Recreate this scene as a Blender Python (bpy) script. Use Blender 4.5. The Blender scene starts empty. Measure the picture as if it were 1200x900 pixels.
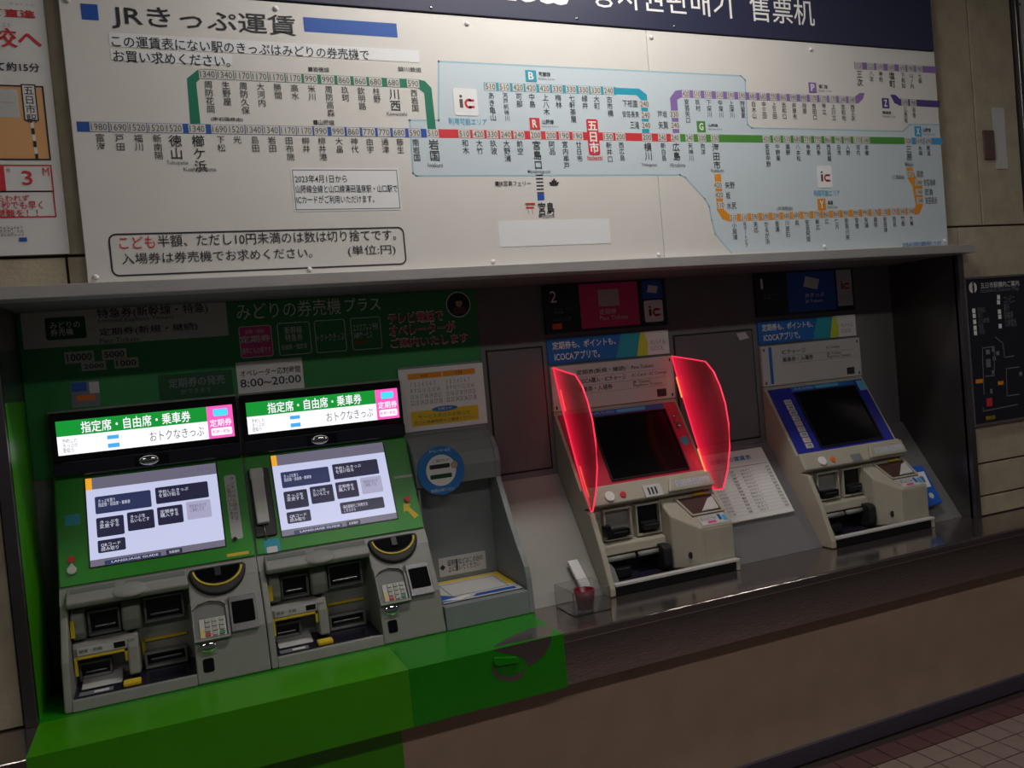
import bpy, math, random
from mathutils import Vector, Matrix
random.seed(7)
sc = bpy.context.scene
COL = sc.collection

# ------------------------------------------------------------------ camera
CAM = Vector((0.0, -2.35, 1.42))
YAW, PITCH, ROLL, FPX = 0.389997, -0.0312166, -0.0899996, 980.75
fw = Vector((math.sin(YAW)*math.cos(PITCH), math.cos(YAW)*math.cos(PITCH), math.sin(PITCH)))
r0 = Vector((math.cos(YAW), -math.sin(YAW), 0)); u0 = r0.cross(fw)
CR = math.cos(ROLL)*r0 + math.sin(ROLL)*u0
CU = -math.sin(ROLL)*r0 + math.cos(ROLL)*u0
cam = bpy.data.cameras.new('camera'); camo = bpy.data.objects.new('camera', cam); COL.objects.link(camo)
cam.sensor_fit = 'HORIZONTAL'; cam.sensor_width = 36.0; cam.lens = 36.0*FPX/1200.0; cam.clip_start = 0.02
camo.matrix_world = Matrix(((CR.x, CU.x, -fw.x, CAM.x), (CR.y, CU.y, -fw.y, CAM.y), (CR.z, CU.z, -fw.z, CAM.z), (0, 0, 0, 1)))
sc.camera = camo

# ------------------------------------------------------------------ world, exposure
w = bpy.data.worlds.new('world'); sc.world = w; w.use_nodes = True
w.node_tree.nodes['Background'].inputs[0].default_value = (0.92, 0.9, 1.0, 1)
w.node_tree.nodes['Background'].inputs[1].default_value = 0.04
sc.view_settings.view_transform = 'Standard'; sc.view_settings.look = 'None'
sc.view_settings.exposure = 0.0; sc.view_settings.gamma = 1.0; sc.view_settings.use_curve_mapping = False
def area(name, loc, sx, sy, watts, col, aim=(0, 0, -1)):
    l = bpy.data.lights.new(name, 'AREA'); l.shape = 'RECTANGLE'; l.size = sx; l.size_y = sy; l.energy = watts; l.color = col
    o = bpy.data.objects.new(name, l); COL.objects.link(o); o.location = loc
    o.rotation_euler = Vector(aim).to_track_quat('-Z', 'Y').to_euler(); return o
# the tubes of the ceiling fittings (the housings are built with the ceiling further down)
CZ = 3.08            # ceiling height
LAMPS = [((1.2, -.6, CZ-.08), 1.2, 0.16, 21.5, (1, .965, .92)), ((1.2, -2.7, CZ-.08), 1.2, 0.16, 13, (1, .94, .9)),
         ((3.9, -2.7, CZ-.08), 1.2, 0.16, 10, (1, .94, .9)), ((-1.5, -2.7, CZ-.08), 1.2, 0.16, 11, (1, .94, .9))]
for i, (p, sx, sy, e, c) in enumerate(LAMPS): area('tube_light', p, sx, sy, e, c)

# ------------------------------------------------------------------ materials
def lin(c): 
    f = lambda v: (v/255)/12.92 if v/255 <= .04045 else (((v/255)+.055)/1.055)**2.4
    return (f(c[0]), f(c[1]), f(c[2]), 1)
M = {}
def mat(name, rgb, rough=.5, metal=0, noise=0, nscale=30, bump=0, bscale=200, stretch=None, spec=.5, alpha=1, trans=0, coat=0):
    m = bpy.data.materials.new(name); m.use_nodes = True; nt = m.node_tree; b = nt.nodes['Principled BSDF']
    b.inputs['Base Color'].default_value = lin(rgb); b.inputs['Roughness'].default_value = rough; b.inputs['Metallic'].default_value = metal
    b.inputs['Specular IOR Level'].default_value = spec; b.inputs['Alpha'].default_value = alpha; b.inputs['Transmission Weight'].default_value = trans
    b.inputs['Coat Weight'].default_value = coat
    if noise or bump:
        tc = nt.nodes.new('ShaderNodeTexCoord'); mp = nt.nodes.new('ShaderNodeMapping'); nt.links.new(tc.outputs['Object'], mp.inputs[0])
        if stretch: mp.inputs['Scale'].default_value = stretch
    if noise:
        n = nt.nodes.new('ShaderNodeTexNoise'); n.inputs['Scale'].default_value = nscale; n.inputs['Detail'].default_value = 6; nt.links.new(mp.outputs[0], n.inputs[0])
        rp = nt.nodes.new('ShaderNodeMapRange'); rp.inputs[1].default_value = .25; rp.inputs[2].default_value = .75
        rp.inputs[3].default_value = 1-noise; rp.inputs[4].default_value = 1+noise*.6; nt.links.new(n.outputs[0], rp.inputs[0])
        mx = nt.nodes.new('ShaderNodeMix'); mx.data_type = 'RGBA'; mx.blend_type = 'MULTIPLY'; mx.inputs[0].default_value = 1
        mx.inputs[6].default_value = lin(rgb); nt.links.new(rp.outputs[0], mx.inputs[7]); nt.links.new(mx.outputs[2], b.inputs['Base Color'])
    if bump:
        n2 = nt.nodes.new('ShaderNodeTexNoise'); n2.inputs['Scale'].default_value = bscale; n2.inputs['Detail'].default_value = 4; nt.links.new(mp.outputs[0], n2.inputs[0])
        bp_ = nt.nodes.new('ShaderNodeBump'); bp_.inputs['Strength'].default_value = bump; bp_.inputs['Distance'].default_value = .004
        nt.links.new(n2.outputs[0], bp_.inputs['Height']); nt.links.new(bp_.outputs[0], b.inputs['Normal'])
    M[name] = m; return m
def emi(name, rgb, s):
    m = bpy.data.materials.new(name); m.use_nodes = True; b = m.node_tree.nodes['Principled BSDF']
    b.inputs['Base Color'].default_value = (0.02, .02, .02, 1); b.inputs['Roughness'].default_value = .25
    b.inputs['Emission Color'].default_value = lin(rgb); b.inputs['Emission Strength'].default_value = s; M[name] = m; return m
mat('wall_tile', (176, 164, 141), .75, noise=.16, nscale=14, bump=.55, bscale=90)
mat('grout', (70, 60, 50), .9)
mat('board_white', (224, 220, 215), .42, noise=.03, nscale=6)
mat('navy', (42, 44, 72), .5); mat('white_print', (238, 236, 232), .5); mat('sticker_white', (238, 238, 240), .35)
mat('black_print', (40, 40, 46), .55); mat('grey_print', (120, 122, 128), .5); mat('fare_print', (78, 78, 84), .55); mat('trim_steel', (176, 172, 170), .42, metal=.35, noise=.08, nscale=10)
mat('blue_line', (30, 84, 172), .45); mat('green_line', (10, 122, 92), .45); mat('red_line', (216, 52, 62), .45)
mat('cyan_line', (38, 160, 186), .45); mat('violet_line', (140, 110, 176), .45); mat('dark_violet', (82, 62, 134), .45)
mat('leaf_line', (74, 146, 52), .45); mat('orange_line', (226, 144, 30), .45); mat('sky_line', (70, 160, 214), .45)
mat('ic_area', (204, 216, 224), .42); mat('ic_border', (160, 196, 208), .45); mat('cell', (214, 210, 204), .45)
mat('red_print', (206, 44, 54), .5); mat('cyan_print', (90, 176, 212), .5); mat('map_orange', (222, 166, 110), .5)
mat('steel', (166, 156, 152), .12, metal=.9, noise=.12, nscale=12, bump=.05, bscale=30, stretch=(1, 12, 12))
mat('steel_dark', (112, 106, 108), .3, metal=.85, noise=.15, nscale=5)
mat('base_panel', (172, 148, 128), .8, noise=.1, nscale=9, bump=.2, bscale=220)
mat('baseboard', (74, 66, 80), .5, noise=.1)
mat('film_green', (64, 150, 8), .3, noise=.08, nscale=7); mat('film_green2', (28, 132, 12), .26, noise=.08, nscale=7)
mat('panel_green', (46, 132, 70), .4, noise=.06, nscale=4)
mat('machine_green', (30, 146, 20), .32, noise=.05); mat('machine_grey', (138, 138, 132), .5, noise=.05, nscale=25)
mat('machine_grey_dark', (112, 113, 110), .5); mat('kiosk_grey', (128, 134, 135), .5, noise=.04)
mat('cream', (172, 166, 150), .5, noise=.05, nscale=20); mat('slope_white', (150, 148, 142), .55, noise=.07, nscale=8)
mat('recess_grey', (112, 109, 112), .55, noise=.08, nscale=6); mat('door_grey', (102, 98, 99), .5, noise=.08, nscale=6)
mat('black', (16, 16, 20), .35); mat('black_gloss', (10, 10, 13), .12); mat('rubber', (26, 26, 28), .6)
mat('smoke', (38, 36, 48), .15); mat('yellow', (224, 190, 40), .45); mat('chrome', (220, 220, 222), .06, metal=1)
mat('silver', (170, 170, 172), .25, metal=.9); mat('red_bezel', (196, 52, 74), .3); mat('blue_bezel', (36, 42, 152), .3)
mat('screen_off', (9, 9, 11), .16); mat('pink', (220, 70, 150), .45); mat('sign_pink', (214, 62, 122), .45); mat('sign_blue', (40, 92, 186), .45)
mat('sign_black', (26, 28, 40), .35); mat('orange', (230, 110, 40), .5); mat('banner_blue', (30, 104, 184), .4); mat('banner_teal', (38, 158, 176), .4)
mat('banner_yellow', (206, 212, 60), .4); mat('paper', (226, 224, 222), .6); mat('paper_grey', (196, 194, 192), .6)
mat('acrylic', (235, 235, 235), .06, trans=.96, alpha=1); mat('red_plastic', (120, 14, 40), .25, trans=.25)
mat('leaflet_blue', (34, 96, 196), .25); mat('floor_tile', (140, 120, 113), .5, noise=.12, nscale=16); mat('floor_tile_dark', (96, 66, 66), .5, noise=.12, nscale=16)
mat('floor_grout', (52, 40, 40), .8); mat('ceiling_white', (150, 146, 140), .8); mat('lamp_housing', (220, 220, 216), .5)
mat('brown', (96, 72, 66), .6); mat('sticker_blue', (48, 118, 190), .4); mat('dark_green', (14, 78, 40), .45); mat('skin_tone', (196, 156, 136), .6)
mat('key_white', (170, 168, 160), .4); mat('key_red', (200, 60, 60), .4); mat('key_green', (60, 140, 90), .4); mat('brown_dark', (70, 46, 40), .5)
emi('tube_glow', (255, 250, 240), 14); emi('led_white', (250, 250, 255), 1.15); emi('led_green', (16, 134, 46), 1.25); emi('led_pink', (236, 84, 168), 1.4)
emi('led_cyan', (70, 200, 226), 1.3); emi('led_blue', (70, 160, 230), 1.2); emi('led_grey', (70, 84, 80), .9)
emi('scr_white', (196, 200, 232), 1.0); emi('scr_navy', (34, 34, 62), .9); emi('scr_navy2', (44, 52, 92), .9); emi('scr_bar', (112, 108, 128), .85); emi('scr_orange', (236, 168, 40), 1)
emi('scr_pale', (168, 166, 196), .95); emi('scr_text', (212, 214, 232), 1); emi('scr_dtext', (96, 92, 118), .9); emi('fin_edge', (255, 50, 80), 1.3); emi('fin_hot', (255, 120, 70), 1.8)
def fin_mat():
    m = bpy.data.materials.new('fin_red'); m.use_nodes = True; nt = m.node_tree; b = nt.nodes['Principled BSDF']
    b.inputs['Base Color'].default_value = lin((200, 50, 70)); b.inputs['Roughness'].default_value = .25; b.inputs['Alpha'].default_value = .5
    at = nt.nodes.new('ShaderNodeAttribute'); at.attribute_name = 'glow'; ma = nt.nodes.new('ShaderNodeMath'); ma.operation = 'MULTIPLY'; ma.inputs[1].default_value = .9
    nt.links.new(at.outputs['Fac'], ma.inputs[0]); nt.links.new(ma.outputs[0], b.inputs['Emission Strength'])
    b.inputs['Emission Color'].default_value = lin((255, 26, 70)); M['fin_red'] = m
fin_mat()

# ------------------------------------------------------------------ geometry helpers
class F:
    """a flat facet: profile points (Y,Z) bottom -> top; u runs along X from ox, v up the facet, n out of it"""
    def __init__(s, a, b, ox=0.0):
        s.O = Vector((ox, a[0], a[1])); v = Vector((0, b[0]-a[0], b[1]-a[1])); s.L = v.length; s.V = v.normalized(); s.U = Vector((1, 0, 0)); s.N = s.U.cross(s.V)
    def pt(s, u, v, n=0): return s.O + s.U*u + s.V*v + s.N*n
    def px(s, x, y):                       # measure a point of the photograph on this facet
        q = fw + CR*((x-600)/FPX) - CU*((y-450)/FPX); t = (s.O-CAM).dot(s.N)/q.dot(s.N); p = CAM+q*t-s.O
        return p.dot(s.U), p.dot(s.V)
    def rc(s, x0, y0, x1, y1):             # top-left and bottom-right -> u0,u1,v0,v1
        a, b = s.px(x0, y0), s.px(x1, y1); return a[0], b[0], b[1], a[1]
def FY(Y, ox=0.0): return F((Y, 0), (Y, 1), ox)
class FZ(F):                               # horizontal facet at height Z: u = X, v = Y
    def __init__(s, Z, ox=0.0):
        s.O = Vector((ox, 0, Z)); s.L = 1; s.U = Vector((1, 0, 0)); s.V = Vector((0, 1, 0)); s.N = Vector((0, 0, 1))
class FX(F):                               # facet facing -X or +X: u = Y (or -Y), v = Z
    def __init__(s, X, sgn=-1):
        s.O = Vector((X, 0, 0)); s.L = 1; s.V = Vector((0, 0, 1)); s.N = Vector((sgn, 0, 0)); s.U = s.V.cross(s.N)
class MB:
    def __init__(s): s.v = []; s.f = []; s.m = []; s.mats = []; s.sm = []
    def mi(s, m):
        if m not in s.mats: s.mats.append(m)
        return s.mats.index(m)
    def add(s, vs, fs, m, smooth=False):
        b = len(s.v); k = s.mi(m); s.v += [tuple(v) for v in vs]
        for f in fs: s.f.append([b+i for i in f]); s.m.append(k); s.sm.append(smooth)
        return s
    def poly(s, f, pts, n0, n1, m):
        if sum(pts[i][0]*pts[(i+1) % len(pts)][1]-pts[(i+1) % len(pts)][0]*pts[i][1] for i in range(len(pts))) < 0: pts = pts[::-1]
        k = len(pts)
        if n0 == n1: return s.add([f.pt(u, v, n0) for u, v in pts], [list(range(k))], m)
        vs = [f.pt(u, v, n0) for u, v in pts]+[f.pt(u, v, n1) for u, v in pts]
        return s.add(vs, [list(range(k))[::-1], list(range(k, 2*k))]+[[i, (i+1) % k, k+(i+1) % k, k+i] for i in range(k)], m)
    def box(s, f, a, b, c, d, n0, n1, m): return s.poly(f, [(a, c), (b, c), (b, d), (a, d)], n0, n1, m)
    def rbox(s, f, a, b, c, d, r, n0, n1, m, seg=4):
        pts = []
        for cx, cy, t in ((b-r, d-r, 0), (a+r, d-r, 90), (a+r, c+r, 180), (b-r, c+r, 270)):
            for i in range(seg+1):
                t2 = math.radians(t+90*i/seg); pts.append((cx+r*math.cos(t2), cy+r*math.sin(t2)))
        return s.poly(f, pts, n0, n1, m)
    def frame(s, f, a, b, c, d, t, n0, n1, m):
        s.box(f, a, b, c, c+t, n0, n1, m); s.box(f, a, b, d-t, d, n0, n1, m); s.box(f, a, a+t, c+t, d-t, n0, n1, m); return s.box(f, b-t, b, c+t, d-t, n0, n1, m)
    def prism(s, prof, x0, x1, m):         # profile (Y,Z) swept along X
        k = len(prof)
        if sum(prof[i][0]*prof[(i+1) % k][1]-prof[(i+1) % k][0]*prof[i][1] for i in range(k)) < 0: prof = prof[::-1]
        vs = [(x0, y, z) for y, z in prof]+[(x1, y, z) for y, z in prof]
        return s.add(vs, [list(range(k))[::-1], list(range(k, 2*k))]+[[i, (i+1) % k, k+(i+1) % k, k+i] for i in range(k)], m)
    def disc(s, f, u, v, r, n0, n1, m, seg=28, rv=None):
        rv = rv or r; return s.poly(f, [(u+r*math.cos(2*math.pi*i/seg), v+rv*math.sin(2*math.pi*i/seg)) for i in range(seg)], n0, n1, m)
    def dome(s, f, u, v, r, h, m, seg=20, rings=6, n=0, rv=None):
        rv = rv or r; vs = []; fs = []
        for j in range(rings):
            a = math.pi/2*j/rings
            for i in range(seg):
                t = 2*math.pi*i/seg; vs.append(f.pt(u+r*math.cos(a)*math.cos(t), v+rv*math.cos(a)*math.sin(t), n+h*math.sin(a)))
        vs.append(f.pt(u, v, n+h))
        for j in range(rings-1):
            for i in range(seg): fs.append([j*seg+i, j*seg+(i+1) % seg, (j+1)*seg+(i+1) % seg, (j+1)*seg+i])
        for i in range(seg): fs.append([(rings-1)*seg+i, (rings-1)*seg+(i+1) % seg, rings*seg])
        return s.add(vs, fs, m, True)
    def tube(s, pts, r, m, seg=8, cap=True):
        pts = [Vector(p) for p in pts]; vs = []; fs = []
        for i, p in enumerate(pts):
            d = (pts[min(i+1, len(pts)-1)]-pts[max(i-1, 0)]).normalized(); a = d.orthogonal().normalized() if abs(d.z) > .99 else d.cross(Vector((0, 0, 1))).normalized(); b = d.cross(a)
            for k in range(seg):
                t = 2*math.pi*k/seg; vs.append(p+a*(r*math.cos(t))+b*(r*math.sin(t)))
        for i in range(len(pts)-1):
            for k in range(seg): fs.append([i*seg+k, i*seg+(k+1) % seg, (i+1)*seg+(k+1) % seg, (i+1)*seg+k])
        if cap: fs += [list(range(seg))[::-1], list(range((len(pts)-1)*seg, len(pts)*seg))]
        return s.add(vs, fs, m, True)
WO = {}                                    # world origin of every object
def tagit(o, label=None, cat=None, group=None, kind=None):
    for k, v in (('label', label), ('category', cat), ('group', group), ('kind', kind)):
        if v: o[k] = v
    return o
def obj(name, mb, parent=None, label=None, cat=None, group=None, kind=None, bev=0, seg=2):
    me = bpy.data.meshes.new(name)
    if parent is not None: org = WO[parent.name]
    else:
        xs = [v[0] for v in mb.v]; ys = [v[1] for v in mb.v]; zs = [v[2] for v in mb.v]
        org = Vector(((min(xs)+max(xs))/2, (min(ys)+max(ys))/2, min(zs)))
    me.from_pydata([(v[0]-org.x, v[1]-org.y, v[2]-org.z) for v in mb.v], [], mb.f)
    for m in mb.mats: me.materials.append(M[m])
    me.polygons.foreach_set('material_index', mb.m); me.polygons.foreach_set('use_smooth', mb.sm); me.update()
    o = bpy.data.objects.new(name, me); COL.objects.link(o)
    if parent is not None: o.parent = parent
    else: o.location = org
    WO[o.name] = org
    if bev:
        b = o.modifiers.new('bevel', 'BEVEL'); b.width = bev; b.segments = seg; b.limit_method = 'ANGLE'; b.angle_limit = math.radians(35); b.harden_normals = False
    return tagit(o, label, cat, group, kind)
def thing(name, loc, label, cat, group=None):
    o = bpy.data.objects.new(name, None); COL.objects.link(o); o.location = loc; o.empty_display_size = .05
    WO[o.name] = Vector(loc); return tagit(o, label, cat, group)

# ------------------------------------------------------------------ lettering
TXT = []      # (owner, material, facet, string, box or None, n, bold)
VTX = []      # (owner, material, facet, string, u, vtop, size, n, bold)
def T(owner, m, f, s, box, n=.0012, bold=0.0): TXT.append((owner, m, f, s, box, n, bold))
def TP(owner, m, f, s, x0, y0, x1, y1, n=.0012, bold=0.0): TXT.append((owner, m, f, s, f.rc(x0, y0, x1, y1), n, bold))
def TH(owner, m, f, s, x0, y0, x1, h, n=.0012, bold=0.0):
    u, v = f.px(x0, y0); TXT.append((owner, m, f, s, (u, f.px(x1, y0)[0], v-h, v), n, bold))
def TV(owner, m, f, s, u, v, size, n=.0012, bold=0.0): VTX.append((owner, m, f, s, u, v, size, n, bold))
def flush_text():
    made = {}
    def mk(s, bold):
        if (s, bold) in made: return
        c = bpy.data.curves.new('txt', 'FONT'); c.body = s; c.size = 1; c.resolution_u = 2; c.offset = bold; c.align_x = 'LEFT'; c.space_line = .95
        o = bpy.data.objects.new('txt', c); COL.objects.link(o); made[(s, bold)] = o
    for t in TXT: mk(t[3], t[6])
    for t in VTX:
        for ch in t[3]: mk(ch, t[8])
    mk('国', 0.0); mk('国国', 0.0)
    bpy.context.view_layer.update(); dg = bpy.context.evaluated_depsgraph_get(); geo = {}
    for k, o in made.items():
        me = bpy.data.meshes.new_from_object(o.evaluated_get(dg)); geo[k] = ([v.co.xy[:] for v in me.vertices], [list(p.vertices) for p in me.polygons]); bpy.data.meshes.remove(me)
    for o in made.values():
        c = o.data; bpy.data.objects.remove(o); bpy.data.curves.remove(c)
    def bb(k):
        vs = geo[k][0]; return (min(v[0] for v in vs), max(v[0] for v in vs), min(v[1] for v in vs), max(v[1] for v in vs)) if vs else (0, 1, 0, 1)
    g1 = bb(('国', 0.0)); adv = bb(('国国', 0.0))[1]-g1[1]; yc = (g1[2]+g1[3])/2
    groups = {}
    def put(owner, m, f, key, fn, n, own=None):
        vs, fs = geo[key]; mb = groups.setdefault((owner.name, m, own), (owner, MB()))[1]
        if vs: mb.add([f.pt(*fn(v), n) for v in vs], fs, m)
    for owner, m, f, s, box, n, bold in TXT:
        a, b, c, d = bb((s, bold)); u0, u1, v0, v1 = box
        put(owner, m, f, (s, bold), lambda v: (u0+(v[0]-a)/(b-a)*(u1-u0), v0+(v[1]-c)/max(d-c, 1e-6)*(v1-v0)), n, s if v1-v0 > .03 else None)
    for owner, m, f, s, u, v, size, n, bold in VTX:
        k = size/adv
        for i, ch in enumerate(s):
            if ch in 'ー': put(owner, m, f, (ch, bold), lambda p: (u+(p[1]-yc)*k, v-size*(i+.5)-(p[0]-adv/2)*k), n)
            else: put(owner, m, f, (ch, bold), lambda p: (u+(p[0]-adv/2)*k, v-size*(i+.5)+(p[1]-yc)*k), n)
    for (on, m, own), (owner, mb) in groups.items(): obj('lettering', mb, owner, kind=None if own else 'stuff')

Z0 = .628            # counter top
XL, XR = -.367, 2.866  # recess opening
YB = .32             # recess back wall
ZT = 1.665           # recess head
# ================================================================== setting
mb = MB(); mb.box(FZ(0), -4, 7, -6, -.145, -.05, -.006, 'floor_grout'); flo = obj('floor', mb, kind='structure')
tile_me = {}
def floor_tile(x, y, m):
    if m not in tile_me:
        b = MB(); b.box(FZ(0), -.0425, .0425, -.0425, .0425, -.006, 0, m)
        me = bpy.data.meshes.new('floor_tile'); me.from_pydata(b.v, [], b.f); me.materials.append(M[m]); tile_me[m] = me
    o = bpy.data.objects.new('floor_tile', tile_me[m]); COL.objects.link(o); o.parent = flo; o.location = Vector((x, y, 0))-WO[flo.name]
stuff = MB(); pitch = .09
for j in range(0, 22):
    yy = -.242-pitch*j
    for i in range(-20, 44):
        xx = .01+pitch*(i+.5)+.9
        p = Vector((xx, yy, 0))-CAM; zc = p.dot(fw); ix = 600+FPX*p.dot(CR)/zc if zc > .1 else -9; iy = 450-FPX*p.dot(CU)/zc if zc > .1 else -9
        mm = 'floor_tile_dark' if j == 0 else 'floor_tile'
        if 700 < ix < 1240 and 760 < iy < 960: floor_tile(xx, yy, mm)
        elif j < 14: stuff.box(FZ(0), xx-.0425, xx+.0425, yy-.0425, yy+.0425, -.006, 0, mm)
obj('floor_tiles_beyond', stuff, flo, kind='stuff')

# wall plane with its large tiles
mb = MB(); W = FY(.012)
mb.box(W, -1.4, XL-.028, Z0+.0005, CZ, -.06, 0, 'grout'); mb.box(W, XR+.028, 4.6, Z0+.0005, CZ, -.06, 0, 'grout'); mb.box(W, XL-.028, XR+.028, ZT+.03, CZ, -.06, 0, 'grout')
wall = obj('wall_back', mb, kind='structure')
def wtile(x0, x1, z0, z1): obj('wall_tile', MB().box(W, x0+.003, x1-.003, z0+.003, z1-.003, 0, .012, 'wall_tile'), wall, bev=.002)
for x0, x1, a, b in ((-1.4, -.8, Z0, 1.772), (-.8, XL-.03, Z0, 1.772), (XL-.03, -.2, 1.697, 1.772), (-.2, .1, 1.697, 1.772), (-1.4, -.8, 1.772, 2.9), (-.8, -.2, 1.772, 2.9), (-.2, .4, 1.772, 2.9),
    (XR+.03, 3.28, Z0, .707), (XR+.03, 3.28, .707, .836), (XR+.03, 3.28, .836, 1.772), (2.6, 3.035, 1.772, 2.9), (3.035, 3.28, 1.772, 2.9), (2.83, XR+.03, 1.697, 1.772)): wtile(x0, x1, a+.001, b)
# ceiling and lamps
obj('ceiling', MB().box(FZ(CZ), -4, 7, -6, .1, 0, .05, 'ceiling_white'), kind='structure')
names = ['long fluorescent ceiling lamp right above the ticket machine counter', 'fluorescent ceiling lamp out in the middle of the concourse', 'fluorescent ceiling lamp out in the concourse at the right', 'fluorescent ceiling lamp out in the concourse at the left']
for (p, sx, sy, e, c), nm in zip(LAMPS, names):
    t = thing('ceiling_lamp', (p[0], p[1], p[2]+.005), nm, 'lamp', 'ceiling lamps')
    f = FZ(0, p[0]); yc_ = p[1]
    obj('housing', MB().box(f, -sx/2-.03, sx/2+.03, yc_-.11, yc_+.11, CZ-.068, CZ, 'lamp_housing'), t, bev=.006)
    for k in (-.045, .045): obj('tube', MB().tube([(p[0]-sx/2, yc_+k, CZ-.074), (p[0]+sx/2, yc_+k, CZ-.074)], .012, 'tube_glow'), t)

# recess interior
mb = MB(); rb = FY(YB)
mb.box(rb, XL-.02, XR+.02, Z0-.1, ZT+.03, -.05, 0, 'recess_grey'); rec = obj('wall_recess', mb, kind='structure')
obj('ceiling_recess', MB().box(FZ(ZT), XL-.02, XR+.02, -.02, YB, 0, .03, 'recess_grey'), kind='structure')
obj('wall_recess_left', MB().box(FX(XL, 1), .0, YB, Z0, 1.42, -.02, 0, 'film_green').box(FX(XL, 1), .0, YB, 1.4205, ZT, -.02, 0, 'steel_dark'), kind='structure') 
obj('wall_recess_right', MB().box(FX(XR, 1), 0, YB, Z0, ZT, 0, .02, 'steel_dark'), kind='structure')
# steel trims round the opening
obj('trim_1', MB().box(FY(0), XL-.03, XR+.03, ZT-.002, ZT+.03, -.012, .07, 'trim_steel'), kind='structure', bev=.002)
obj('trim_2', MB().box(FY(0), XL-.028, XL, Z0, ZT-.003, -.012, .016, 'steel_dark'), kind='structure', bev=.002)
obj('trim_3', MB().box(FY(0), XR, XR+.028, Z0, ZT-.003, -.012, .016, 'steel_dark'), kind='structure', bev=.002)
obj('trim_4', MB().box(FY(0), 3.284, 3.306, Z0, 3.2, -.012, .02, 'steel_dark'), kind='structure', bev=.002)
# sloping deck behind the machines
SL = F((.05, Z0), (.31, 1.0))
for xa, xb, dm in ((.987, 1.2385, 'slope_white'), (1.7465, 2.1515, 'recess_grey'), (2.6595, XR-.001, 'recess_grey')): obj('wall_slope', MB().prism([(.05, Z0+.0005), (.31, 1.0), (.318, 1.0), (.318, Z0+.0005)], xa, xb, dm), kind='structure')
# access panels of the recess wall (thin dark gap, then the leaf)
for a, b, c, d in ((1.012, 1.222, 1.022, 1.45), (1.765, 2.128, 1.022, 1.447)):
    o = obj('access_panel', MB().box(rb, a+.004, b-.004, c+.004, d-.004, .0, .004, 'door_grey'), rec, bev=.0012)
    obj('gap', MB().frame(rb, a-.002, b+.002, c-.002, d+.002, .005, 0, .0012, 'black'), o)
obj('paint_scuff', MB().poly(rb, [rb.px(x, y) for x, y in ((862, 391), (872, 389), (877, 396), (866, 399))], .0046, .0046, 'paper_grey'), rec)
# counter
ct = thing('steel_counter', (1.2, -.1, .47), 'long stainless steel counter ledge carrying the ticket machines', 'counter')
obj('top', MB().box(FZ(Z0), -1.4, 4.6, -.21, YB-.001, -.03, 0, 'steel'), ct, bev=.006, seg=4)
obj('apron', MB().box(FY(-.206), -1.4, 4.6, .478, Z0-.004, -.02, 0, 'steel'), ct, bev=.002)
obj('wall_base', MB().box(FY(-.15), -1.4, 4.6, 0, .598, -.05, 0, 'base_panel'), kind='structure')
obj('baseboard_front', MB().box(FY(-.15), -1.4, 4.6, 0, .058, 0, .012, 'baseboard'), kind='structure', bev=.003)
# green film glued over the counter
TOP = FZ(Z0); AP = FY(-.206); BS = FY(-.15)
fl = thing('green_film', (.3, -.21, .45), 'bright green film glued over the counter edge, torn at its right end', 'film')
def sheet(x0, x1, m, nm):
    a = MB().box(TOP, x0, x1, -.2105, 0, .0004, .0012, m); a.box(AP, x0, x1, .476, Z0+.0012, .0048, .0056, m); return obj(nm, a, fl)
s1 = sheet(XL, .514, 'film_green', 'film_sheet'); s2 = sheet(.5145, .966, 'film_green2', 'film_sheet')
obj('film_inner', MB().poly(TOP, [(XL, 0), (.972, 0), (.985, .03), (.985, .06), (XL, .2)], .0003, .0009, 'film_green2'), fl)
obj('film_base', MB().box(BS, XL, .493, .06, .47, .0004, .0012, 'film_green'), fl)
# the tear: bare steel showing, and a curled scrap
tp = [TOP.px(x, y) for x, y in ((578, 759), (588, 752), (603, 744), (622, 737), (640, 733), (648, 736), (645, 745))]
ap = [AP.px(x, y) for x, y in ((576, 761), (610, 753), (646, 744.5), (643, 756), (637, 767), (626, 776), (618, 781), (614, 772), (606, 768), (588, 764))]
ap2 = [AP.px(x, y) for x, y in ((574, 779), (577, 789), (588, 797), (602, 798), (612, 792), (615, 782), (608, 788), (596, 792), (584, 789), (578, 781))]
te = MB(); te.poly(TOP, tp, .0013, .0018, 'steel'); te.poly(AP, ap, .0057, .0062, 'steel'); te.poly(AP, ap2, .0057, .0062, 'steel'); obj('bare_steel', te, s2)
cu = [AP.px(x, y) for x, y in ((577, 769), (604, 768), (607, 771), (606, 776), (580, 780), (576, 775))]
obj('curled_scrap', MB().poly(AP, cu, .0062, .013, 'film_green2'), s2, bev=.004)

# ================================================================== fare board
BD = FY(-.03); P = BD.px
xb0, xb1, zb0, zb1 = -.155, 2.802, 1.697, 2.432
board = thing('fare_board', (1.32, -.02, zb0), 'big white railway fare board with coloured route lines above the machines', 'fare board')
seam = P(768, 170)[0]
for a, b in ((xb0, seam-.0008), (seam+.0008, xb1)): obj('panel', MB().box(BD, a, b, zb0, zb1, -.022, 0, 'board_white'), board, bev=.0015)
for x, y in ((79, 0), (323, 10), (547, 28), (763, 44), (950, 58), (112, 325), (363, 317), (578, 307), (772, 299.5), (966, 289), (1107, 282)):
    u, v = P(x, y); v = min(max(v, zb0+.012), zb1-.012); obj('screw', MB().dome(BD, u, v, .0075, .006, 'paper', seg=14, rings=4), board)
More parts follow.
